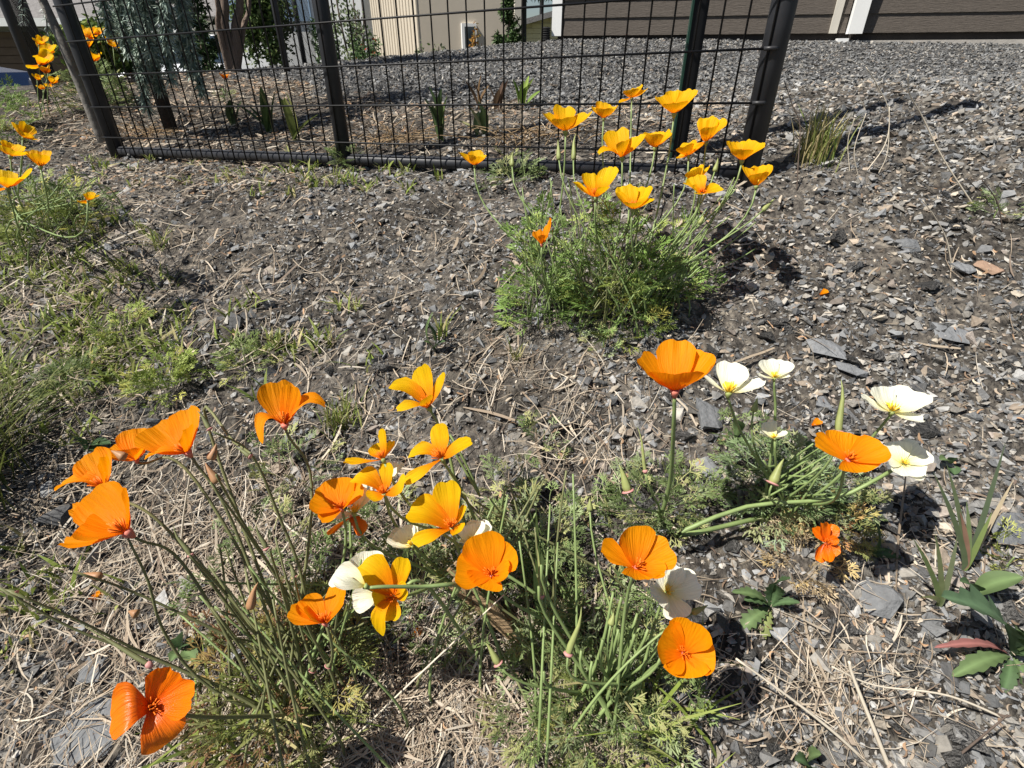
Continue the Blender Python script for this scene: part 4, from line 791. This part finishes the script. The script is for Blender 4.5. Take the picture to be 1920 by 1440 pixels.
# the branches that hang into view
for ex, ey, Y, sx in [(268,150,2.35,250),(240,100,2.3,215),(300,170,2.4,280),(322,150,2.3,312),(378,172,2.4,322),(345,120,2.45,335),(205,60,2.25,190),(285,110,2.25,262),(315,90,2.2,300),(255,60,2.2,235),(276,205,2.38,262),(360,140,2.5,340),(225,80,2.4,215)]:
    e = W(ex, ey, Y); s = W(sx, -60, Y); top = cb + UP * rng.uniform(1.3, 1.9); cl.append(np.concatenate([bez(top, top + (s - top) * .5 + UP * .3, s + UP * .35, s, 14)[:-1], bez(s, s - UP * .06, e + UP * .08, e, 14)]))
for L in cl:
    V, F = tube(L[::2], np.linspace(.007, .0022, len(L[::2])), 5); part('branch', T_, V, F, MT['barkd'], smooth=True)
needles(T_, 'needles', [l[4:] for l in cl[:26]], 420, .03, BC, .0018, 1.4)
needles(T_, 'needles', [l[8:] for l in cl[26:]], 1900, .036, BC, .0026, 1.0, .026)
# slender grey-barked tree beside the corner post
tb = W(172, 208, 2.42); tb[2] = G(tb[0], tb[1]); S_ = root('slender_tree', 'slender grey-barked tree leaning beside the fence corner post', 'tree', tb)
tp = W(66, -30, 2.5); V, F = tube(smoothline([tb - UP * .05, W(130, 110, 2.44), tp, tp + UP * .5 + [-.05, 0, 0], tp + UP * 1.2 + [-.1, 0, 0]], 16), np.linspace(.020, .010, 16)[:len(smoothline([tb, tb + 1, tb + 2, tb + 3, tb + 4], 16))], 12); part('trunk', S_, V, F, MT['barkg'], smooth=True)
sl_ = []
for i in range(14):
    u = tp + UP * rng.uniform(.1, 1.2) + [-.06, 0, 0]; a = rng.uniform(0, 6.28); e = u + np.array([math.cos(a) * .35, math.sin(a) * .3, rng.uniform(-.25, .1)]); sl_.append(bez(u, u + (e - u) * .4 + UP * .08, e + UP * .05, e, 8))
sl_.append(bez(tp + UP * .1, tp + [-.03, 0, .12], W(45, -10, 2.42), W(44, 42, 2.42), 10)); sl_.append(bez(tp + UP * .1, tp + [.02, 0, .1], W(92, 0, 2.6), W(88, 66, 2.6), 10))
for L in sl_: V, F = tube(L, np.linspace(.006, .002, len(L)), 5); part('branch', S_, V, F, MT['barkd'])
needles(S_, 'needles', sl_, 420, .024, BC, .0012)
# leafy crowns
def leaf_cloud(parent, name, c, r, n, Ln, cols, sub=14, shell=.55, mt='leaf'):
    c = np.asarray(c, float); r = np.asarray(r, float); cen = nrm(rng.normal(0, 1, (sub, 3))) * rng.uniform(.25, .8, (sub, 1)); k = rng.integers(0, sub, n)
    p = cen[k] + nrm(rng.normal(0, 1, (n, 3))) * (rng.random((n, 1))**.5) * rng.uniform(.25, .5, (sub, 1))[k]
    p = c + p * r; d = nrm(rng.normal(0, 1, (n, 3)) + [0, 0, .2]); L = Ln * rng.uniform(.6, 1.3, n); s = nrm(np.cross(d, rng.normal(0, 1, (n, 3))))
    path = np.stack([p, p + d * L[:, None] * .5, p + d * L[:, None]], 1); V, F = ribbons(path, L[:, None] * np.array([.08, .3, .04])[None], s)
    cc = cols[rng.integers(0, len(cols), n)] * rng.uniform(.65, 1.35, (n, 1)); return part(name, parent, V, F, MT[mt], vc=rep(cc, 6), kind='stuff')
def base_at(px, Y, py=100): q = W(px, py, Y); q[2] = G(q[0], q[1]) - .02; return q
def shrub(name, label, cat, px, Y, top_py, wpx, n, Ln, cols, bot_py=None, flowers=None, crown_lo=.1):
    b = base_at(px, Y); r = root(name, label, cat, b); top = W(px, top_py, Y)[2]; zcd = Y / 1.19; rx = wpx / 2 * zcd / FPX; h = top - b[2]
    for i in range(5):
        e = b + np.array([rng.normal(0, rx * .4), rng.normal(0, rx * .3), h * rng.uniform(.6, .9)]); V, F = tube(bez(b, b + UP * h * .3, e - UP * h * .2, e, 7), np.linspace(.012, .004, 7) * max(1, h), 5); part('trunk', r, V, F, MT['bark'])
    leaf_cloud(r, 'crown', b + UP * h * (.5 + crown_lo / 2), (rx * 1.15, rx * 1.0, h * (.55 - crown_lo / 2)), n, Ln, cols, 22)
    if flowers: leaf_cloud(r, 'blossom', b + UP * h * .6, (rx * 1.1, rx, h * .45), flowers[0], Ln * 1.1, np.array([flowers[1]]), 8)
    return r
SG = np.array([(.08,.13,.04), (.12,.18,.05), (.05,.085,.03), (.19,.24,.09)]); DG = np.array([(.025,.05,.018), (.04,.075,.025), (.06,.10,.035)]); LGt = np.array([(.20,.25,.13), (.14,.19,.09), (.28,.32,.19)]); RU = np.array([(.42,.20,.05), (.5,.3,.08), (.25,.2,.06)])
shrub('leafy_shrub', 'leafy green shrub between the brown trunk and the white wall', 'shrub', 508, 4.9, -70, 112, 4200, .035, SG)
shrub('leafy_shrub', 'airy pale green shrub just right of the middle post', 'shrub', 664, 7.2, -60, 86, 2600, .04, LGt)
shrub('leafy_shrub', 'dark round shrub with red blossoms at the crest of the gravel', 'shrub', 692, 6.9, 56, 66, 1900, .035, DG * 1.5, None, (60, (.5,.09,.05)))
shrub('leafy_shrub', 'bright green shrub behind the golden poppies and corner post', 'shrub', 178, 3.6, 15, 120, 3200, .03, SG * np.array([1.3, 1.25, .9]))
shrub('leafy_shrub', 'low dark shrub under the hanging cedar branches', 'shrub', 238, 3.9, 85, 90, 1500, .03, DG * 1.6)
shrub('leafy_shrub', 'rust-coloured upright shrub before the tan wall window', 'shrub', 894, 7.6, 32, 26, 700, .035, RU)
shrub('leafy_shrub', 'low yellow-flowered plant at the foot of the tan building', 'shrub', 789, 6.4, 78, 34, 420, .03, LGt, None, (80, (.62,.36,.05)))
shrub('leafy_shrub', 'sparse green plant beside the yellow-flowered one', 'shrub', 826, 6.4, 74, 34, 380, .03, SG)
shrub('leafy_shrub', 'small green plant at the foot of the conifer by the house', 'shrub', 1006, 7.4, 78, 30, 380, .03, LGt)
seedling('tall feathery green weed at the left edge before the blue car', 8, 262, .16, .22, 110, .10, LG * np.array([1, 1.1, .8]))
def conifer(label, px, Y, top_py, wpx, n, cols, cone=True, name='conifer'):
    b = base_at(px, Y); r = root(name, label, 'conifer', b); h = W(px, top_py, Y)[2] - b[2]; rx = wpx / 2 * (Y / 1.19) / FPX
    V, F = tube([b - UP * .05, b + UP * h * .5, b + UP * h * .95], [rx * .14, rx * .1, rx * .02], 8); part('trunk', r, V, F, MT['bark'])
    nb = 90; zz = rng.uniform(.04, .98, nb); a = rng.uniform(0, 6.28, nb); R_ = rx * ((1.02 - zz)**.75 if cone else np.sqrt(np.clip(1 - (zz * 1.15 - .35)**2 * 1.3, .05, 1))) * rng.uniform(.75, 1.12, nb)
    ls = [bez(b + UP * h * z, b + UP * h * (z + .02) + np.array([math.cos(t), math.sin(t), 0]) * q * .4, b + UP * h * (z + .05) + np.array([math.cos(t), math.sin(t), 0]) * q * .8, b + UP * h * (z + .075) + np.array([math.cos(t), math.sin(t), 0]) * q, 6) for z, t, q in zip(zz, a, R_)]
    tot = sum(np.linalg.norm(l[-1] - l[0]) for l in ls); needles(r, 'crown', ls, n / tot, .10 * rx + .03, cols, .005 + .008 * rx)
conifer('dark columnar evergreen between the cedar and the brown trunk', 383, 5.2, -60, 82, 5200, DG, False)
conifer('small dark evergreen left of the middle post before the white wall', 596, 6.6, 44, 30, 1500, DG * 1.4, False)
conifer('small dark evergreen right of the middle post before the white wall', 632, 6.7, 78, 22, 900, DG * 1.4, False)
conifer('pointed green conifer at the corner of the tan building', 955, 8.2, -14, 92, 9000, np.array([(.045,.085,.03), (.07,.12,.04), (.10,.16,.055)]))
tbk = base_at(438, 4.15, 145); tbk[2] += .02; K2 = root('old_shrub_tree', 'small tree with several peeling brown trunks inside the bed', 'tree', tbk)
tips = []
for px, top, Yo, r0 in [(412,-40,4.15,.034),(446,-40,4.2,.03),(396,-40,4.05,.018),(466,-30,4.3,.018)]:
    e = W(px, top, Yo); hi = e + np.array([(px - 435) * .004, .05, 1.1]); L = smoothline([tbk - UP * .05 + rng.normal(0, .01, 3), (tbk + e) / 2 + [(px - 435) * .0006, 0, 0], e, hi], 15); V, F = tube(L, np.linspace(r0 * 1.25, r0 * .5, len(L)), 9); part('trunk', K2, V, F, MT['bark'], smooth=True); tips.append(hi)
for hi in tips: leaf_cloud(K2, 'crown', hi + UP * .25, (.38, .3, .35), 420, .05, SG, 10)

# ------------------------------------------------------------------ buildings
def frame(o, yaw):                       # local axes: u along the front, v away from the camera
    return np.array([math.cos(yaw), math.sin(yaw), 0]), np.array([-math.sin(yaw), math.cos(yaw), 0])
# the dark brown house on the gravel pad
hyaw = math.atan2(-.205, .979); hc = np.array([.43, 6.2, 0.]); hu, hv = frame(hc, hyaw); zg = .17 + CZ
H2 = root('brown_house', 'brown lap-sided house on low concrete footing at the gravel pad', 'house', (hc[0], hc[1], zg - .3))
def hp(name, a, b, m, parent=None): mb = MB().obox(hc, hu, hv, a, b); return part(name, parent or H2, mb.V, mb.f, MT[m])
hp('footing', (.0, -.015, zg - .6), (9, .3, zg + .012), 'concrete'); hp('skirting', (.02, .02, zg + .0125), (9, .3, zg + .072), 'skirt')
hp('wall', (.03, .032, zg + .0725), (9, 5.5, zg + 2.75), 'skirt')
zz = zg + .068; k = 0
while zz < zg + 2.6:
    for (u0, u1) in ((.06, 2.49), (2.555, 2.625), (2.755, 8.9)):
        q0 = hc + hu * u0; q1 = hc + hu * u1; t0, t1 = .018, .006
        V = [q + hv * d + UP * (z_) for q in (q0, q1) for d, z_ in ((-t0, zz), (.03, zz), (.03, zz + .15), (-t1, zz + .15))]
        part('siding_board', H2, V, [(0,1,2,3),(7,6,5,4),(0,4,5,1),(1,5,6,2),(2,6,7,3),(3,7,4,0)], MT['board'])
    zz += .142
hp('corner_trim', (-.035, -.03, zg + .066), (.059, .031, zg + 2.7), 'white'); hp('corner_trim', (-.036, .0312, zg + .066), (-.004, .12, zg + 2.7), 'white')
hp('corner_trim', (2.491, -.034, zg + .066), (2.554, .031, zg + 2.7), 'cream')  # shaded white board: its shade is put into the cream colour
dsp = hp('downspout', (2.632, -.085, zg + .06), (2.75, -.022, zg + 2.6), 'white'); hp('outlet', (2.56, -.10, zg - .01), (2.65, -.03, zg + .026), 'white', dsp)
mb = MB(); q0 = hc - hu * .3 - hv * .45; q1 = hc + hu * 9.3 - hv * .45; r0 = hc - hu * .3 + hv * 2.7; r1 = hc + hu * 9.3 + hv * 2.7; e0 = hc - hu * .3 + hv * 5.9; e1 = hc + hu * 9.3 + hv * 5.9
ev, rg = zg + 2.7, zg + 3.9
part('roof', H2, [q0 + UP * ev, q1 + UP * ev, r1 + UP * rg, r0 + UP * rg, e0 + UP * ev, e1 + UP * ev, q0 + UP * (ev + .15), q1 + UP * (ev + .15), r1 + UP * (rg + .15), r0 + UP * (rg + .15), e0 + UP * (ev + .15), e1 + UP * (ev + .15)],
     [(0,1,2,3),(3,2,5,4),(7,6,9,8),(8,9,10,11),(0,6,7,1),(4,5,11,10),(0,3,9,6),(3,4,10,9),(2,1,7,8),(5,2,8,11)], MT['shingle'])
# black corrugated drain pipe at the house corner
dp = hc - hu * .085 - hv * .05; dz0 = G(dp[0], dp[1]); ringz = np.linspace(dz0 - .06, zg + .14, 40); V, F = tube([[dp[0], dp[1], z_] for z_ in ringz], np.where(np.arange(40) % 4 < 2, .045, .036), 14)
single('drain_pipe', 'black corrugated drain pipe standing at the white house corner', 'pipe', V, F, MT['rubber'], (dp[0], dp[1], dz0))
# tan metal building
fl_ = FLOOR + CZ
cB = W(790, 108, 13.5); cB[2] = fl_; uL = nrm(W(683, 108, 18.5) * [1, 1, 0] - cB * [1, 1, 0]); uR = nrm(W(978, 100, 13.75) * [1, 1, 0] - cB * [1, 1, 0])
TB = root('tan_building', 'tan building with a ribbed metal side and a plain shaded front', 'building', cB); wlen = np.linalg.norm((W(978, 100, 13.75) - cB)[:2]); H = 4.2
def quadbox(name, o, u, v, a, b, m, parent=None): mb = MB().obox(o, u, v, a, b); return part(name, parent or TB, mb.V, mb.f, MT[m])
quadbox('wall', cB + uL * .03, uR, uL, (0, 0, fl_), (wlen, 7, fl_ + H), 'tanw')
for i in range(30):
    u0 = .02 + i * .235; quadbox('panel', cB, uL, -uR, (u0, .002, fl_), (u0 + .20, .03, fl_ + H), 'tan'); quadbox('rib', cB, uL, -uR, (u0 + .2, .003, fl_), (u0 + .232, .055, fl_ + H), 'tan')
wq = W(880, 78, 13.6); s = ((wq - cB) @ uR); wn_ = quadbox('window', cB + uL * .03, uR, -uL, (s - .16, .002, fl_ + 1.02), (s + .16, .05, fl_ + 1.75), 'white'); quadbox('pane', cB + uL * .03, uR, -uL, (s - .10, .0505, fl_ + 1.08), (s + .11, .056, fl_ + 1.69), 'glass', wn_)
quadbox('roof', cB, uR, uL, (-.5, -.3, fl_ + H + .002), (wlen + .4, 7.5, fl_ + H + .2), 'shingle'); quadbox('door_trim', cB + uL * .03, uR, -uL, (wlen - .16, .003, fl_), (wlen - .02, .04, fl_ + H), 'cream')
# pale yellow gabled house far behind
yb = W(1000, 95, 30); yb[2] = fl_; YH = root('yellow_house', 'pale yellow gabled house seen between the conifer and the brown house', 'house', yb)
xl, xr = W(905, 80, 30)[0], W(1300, 80, 30)[0]; ze = W(985, 70, 30)[2]; zp = W(1085, 12, 30)[2]; xm = (xl + xr) / 2
part('wall', YH, [(xl, 30, fl_), (xr, 30, fl_), (xr, 30, ze), (xm, 30, zp), (xl, 30, ze), (xl, 40, fl_), (xr, 40, fl_), (xr, 40, ze), (xm, 40, zp), (xl, 40, ze)], [(0,1,2,3,4),(9,8,7,6,5),(0,4,9,5),(1,6,7,2)], MT['yellowwall'])
sx = lambda z_: xl + (xm - xl) * max(0, (z_ - ze)) / (zp - ze)
z_ = fl_ + .4
while z_ < zp - .25: mb = MB().box((sx(z_ + .2) + .02, 29.96, z_), (2 * xm - sx(z_ + .2) - .02, 29.995, z_ + .19)); part('siding_board', YH, mb.V, mb.f, MT['yellowwall']); z_ += .2
for s_ in (0, 1):
    xe = xl - .5 if s_ == 0 else xr + .5; zz_ = ze - .5 * (zp - ze) / (xm - xl); part('roof', YH, [(xe, 29.5, zz_), (xm, 29.5, zp), (xm, 40.5, zp), (xe, 40.5, zz_), (xe, 29.5, zz_ + .22), (xm, 29.5, zp + .22), (xm, 40.5, zp + .22), (xe, 40.5, zz_ + .22)], [(0,1,2,3),(7,6,5,4),(0,4,5,1),(1,5,6,2),(2,6,7,3),(3,7,4,0)], MT['shingle'])
mb = MB().tube([(W(1016, 40, 30)[0], 31, ze), (W(1016, 40, 30)[0], 31, zp + .9)], .08, 8); part('vent_pipe', YH, mb.V, mb.f, MT['rubber'])
# far pine whose branches show against the sky
pb = base_at(978, 24); PT = root('pine_tree', 'distant pine with dark needles showing against the sky gap', 'tree', pb); V, F = tube([pb, pb + UP * 5, pb + UP * 9], [.2, .15, .05], 8); part('trunk', PT, V, F, MT['barkd'])
pl = [];
for i in range(46): z_ = rng.uniform(1.3, 8.8); a = rng.uniform(0, 6.28); q_ = (9.3 - z_) * .17; pl.append(bez(pb + UP * z_, pb + UP * (z_ + .1) + np.array([math.cos(a), math.sin(a), 0]) * q_ * .4, pb + UP * (z_ + .05) + np.array([math.cos(a), math.sin(a), 0]) * q_ * .7, pb + UP * z_ + np.array([math.cos(a), math.sin(a), 0]) * q_, 6))
needles(PT, 'crown', pl, 60, .2, DG * 1.2, .02)
# garage house at the left
g0 = W(-330, 100, 17.0); gx0, gx1 = g0[0], W(560, 100, 17.0)[0]; zf = W(40, 50, 17.0)[2]; GH = root('garage_house', 'house with grey shingle roof, white fascia and brown garage door', 'house', (g0[0], 17, fl_))
def gb_(name, a, b, m, parent=None): mb = MB().box(a, b); return part(name, parent or GH, mb.V, mb.f, MT[m])
gb_('wall', (gx0, 17, fl_), (gx1, 24, zf), 'lapgrey')
d0, d1 = W(-190, 100, 17)[0], W(128, 100, 17)[0]; dr = gb_('garage_door', (d0, 16.94, fl_), (d1, 16.996, zf - .12), 'garage'); z_ = fl_ + .02
while z_ < zf - .3: gb_('door_slat', (d0 + .03, 16.9, z_), (d1 - .03, 16.939, z_ + .17), 'garage', dr); z_ += .19
gb_('fascia', (gx0 - .4, 16.42, zf - .02), (gx1 + .4, 16.5, zf + .16), 'white'); zr = zf + 2.6
part('roof', GH, [(gx0 - .4, 16.44, zf + .165), (gx1 + .4, 16.44, zf + .165), (gx1 + .4, 20.5, zr), (gx0 - .4, 20.5, zr), (gx1 + .4, 24.6, zf + .165), (gx0 - .4, 24.6, zf + .165), (gx0 - .4, 16.5, zf - .01), (gx1 + .4, 16.5, zf - .01), (gx1 + .4, 24.6, zf - .01), (gx0 - .4, 24.6, zf - .01)], [(0,1,2,3),(3,2,4,5),(0,6,7,1),(1,7,8,4),(4,8,9,5),(5,9,6,0),(6,9,8,7),(0,3,5),(1,4,2)], MT['shingle'])
# white trailer behind the shrubs
t0 = W(548, 110, 11.5); t1 = W(712, 110, 11.5); TR = root('white_trailer', 'white box trailer behind the evergreens with a blue-grey upper band', 'trailer', (t0[0], 11.5, fl_)); zt = W(600, -90, 11.5)[2]; zbnd = W(600, 40, 11.5)[2]
def tr(name, a, b, m, p=None): mb = MB().box(a, b); return part(name, p or TR, mb.V, mb.f, MT[m])
tr('body', (t0[0] - 1.1, 11.5, fl_ + .35), (W(690, 110, 11.5)[0], 12.2, zt), 'white'); tr('upper_band', (t0[0] - 1.1, 11.46, zbnd), (W(586, 40, 11.5)[0], 11.497, zt - .1), 'bluewall'); tr('lower_trim', (t0[0] - 1.1, 11.45, fl_ + .35), (W(690, 110, 11.5)[0], 11.498, fl_ + .45), 'bluewall')
def wheel(parent, x, y, z, R, ax='x'):
    d = np.array([1., 0, 0]) if ax == 'x' else np.array([0, 1., 0]); c = np.array([x, y, z]); V, F = tube([c - d * .1, c - d * .08, c + d * .08, c + d * .1], [R * .88, R, R, R * .88], 20); w = part('wheel', parent, V, F, MT['rubber'], smooth=False)
    V, F = tube([c - d * .105, c + d * .105], [R * .58, R * .58], 14); part('rim', w, V, F, MT['rimm'])
for x_ in (t0[0] + .2, t1[0] - .5): wheel(TR, x_, 11.7, fl_ + .36, .36, 'y')
# parked cars
def car(label, cx, cy, yaw, paint):
    r = root('parked_car', label, 'car', (cx, cy, fl_)); u, v = frame(None, yaw); o = np.array([cx, cy, 0.])
    def loft(name, prof, hw, m, parent=None, tumble=0.):
        n = len(prof); V = []
        for s in (-1, -.8, .8, 1):
            for (x_, z_) in prof: k = .97 if abs(s) == 1 else 1; V.append(o + u * x_ * k + v * hw * s * (1 - tumble * max(0, z_ - .9)) + UP * (fl_ + (z_ - .5) * k + .5))
        F = [tuple(range(n)), tuple(range(4 * n - 1, 3 * n - 1, -1))] + [(i * n + j, (i + 1) * n + j, (i + 1) * n + (j + 1) % n, i * n + (j + 1) % n) for i in range(3) for j in range(n)]
        return part(name, parent or r, V, F, MT[m], smooth=False)
    loft('body', [(-2.2, .35), (-2.25, .6), (-2.15, .86), (-1.5, .93), (.9, .96), (1.3, .95), (2.0, .84), (2.2, .66), (2.22, .35)], .88, paint)
    cb_ = loft('cabin', [(-1.7, .94), (-1.15, 1.40), (-.6, 1.47), (.2, 1.45), (1.05, .955)], .82, paint, None, .25)
    loft('windscreen', [(.26, 1.41), (.30, 1.43), (1.07, .985), (1.0, .975)], .70, 'glass', cb_, .2); loft('rear_window', [(-1.74, .97), (-1.66, .97), (-1.16, 1.36), (-1.22, 1.37)], .68, 'glass', cb_, .2); loft('side_window', [(-1.35, 1.0), (-1.0, 1.34), (-.5, 1.40), (.15, 1.38), (.75, 1.0)], .835, 'glass', cb_, .25)
    for sx_ in (-1.38, 1.36):
        for sy in (-.82, .82):
            c = o + u * sx_ + v * sy; V, F = tube([c + UP * (fl_ + .32) - v * .1, c + UP * (fl_ + .32) - v * .085, c + UP * (fl_ + .32) + v * .085, c + UP * (fl_ + .32) + v * .1], [.28, .32, .32, .28], 20); w = part('wheel', r, V, F, MT['rubber']); V, F = tube([c + UP * (fl_ + .32) - v * .104, c + UP * (fl_ + .32) + v * .104], [.2, .2], 14); part('rim', w, V, F, MT['rimm'])
    for sy in (-.62, .62): mb = MB().obox(o, u, v, (2.12, sy - .17, fl_ + .62), (2.235, sy + .17, fl_ + .76)); part('headlight', r, mb.V, mb.f, MT['lamp'])
    mb = MB().obox(o, u, v, (2.2, -.8, fl_ + .33), (2.29, .8, fl_ + .52)); part('bumper', r, mb.V, mb.f, MT[paint])
q = W(-105, 120, 9.2); car('dark blue parked car at the left edge behind the bank', q[0] - 1.35, 9.2, .05, 'bluecar')
q = W(322, 120, 11.5); car('white parked car seen between the cedar branches and the evergreen', q[0], 12.6, -1.35, 'whitecar')
q = W(300, 60, 15.2); CV = root('white_camper', 'white camper body behind the white car and cedar branches', 'camper', (q[0], 15.2, fl_)); x0, x1 = W(262, 60, 14.6)[0], W(352, 60, 14.6)[0]
for nm, a, b, m in (('body', (x0, 14.6, W(300, 84, 14.6)[2]), (x1, 16.2, W(300, 32, 14.6)[2]), 'white'), ('chassis', (x0 + .1, 14.7, fl_ + .3), (x1 - .1, 16.1, W(300, 84, 14.6)[2]), 'garage'), ('roof', (x0 - .05, 14.55, W(300, 32, 14.6)[2] + .001), (x1 + .05, 16.25, W(300, 32, 14.6)[2] + .1), 'lapgrey')):
    mb = MB().box(a, b); part(nm, CV, mb.V, mb.f, MT[m])
for x_ in (x0 + .4, x1 - .4): wheel(CV, x_, 14.8, fl_ + .33, .33, 'y')
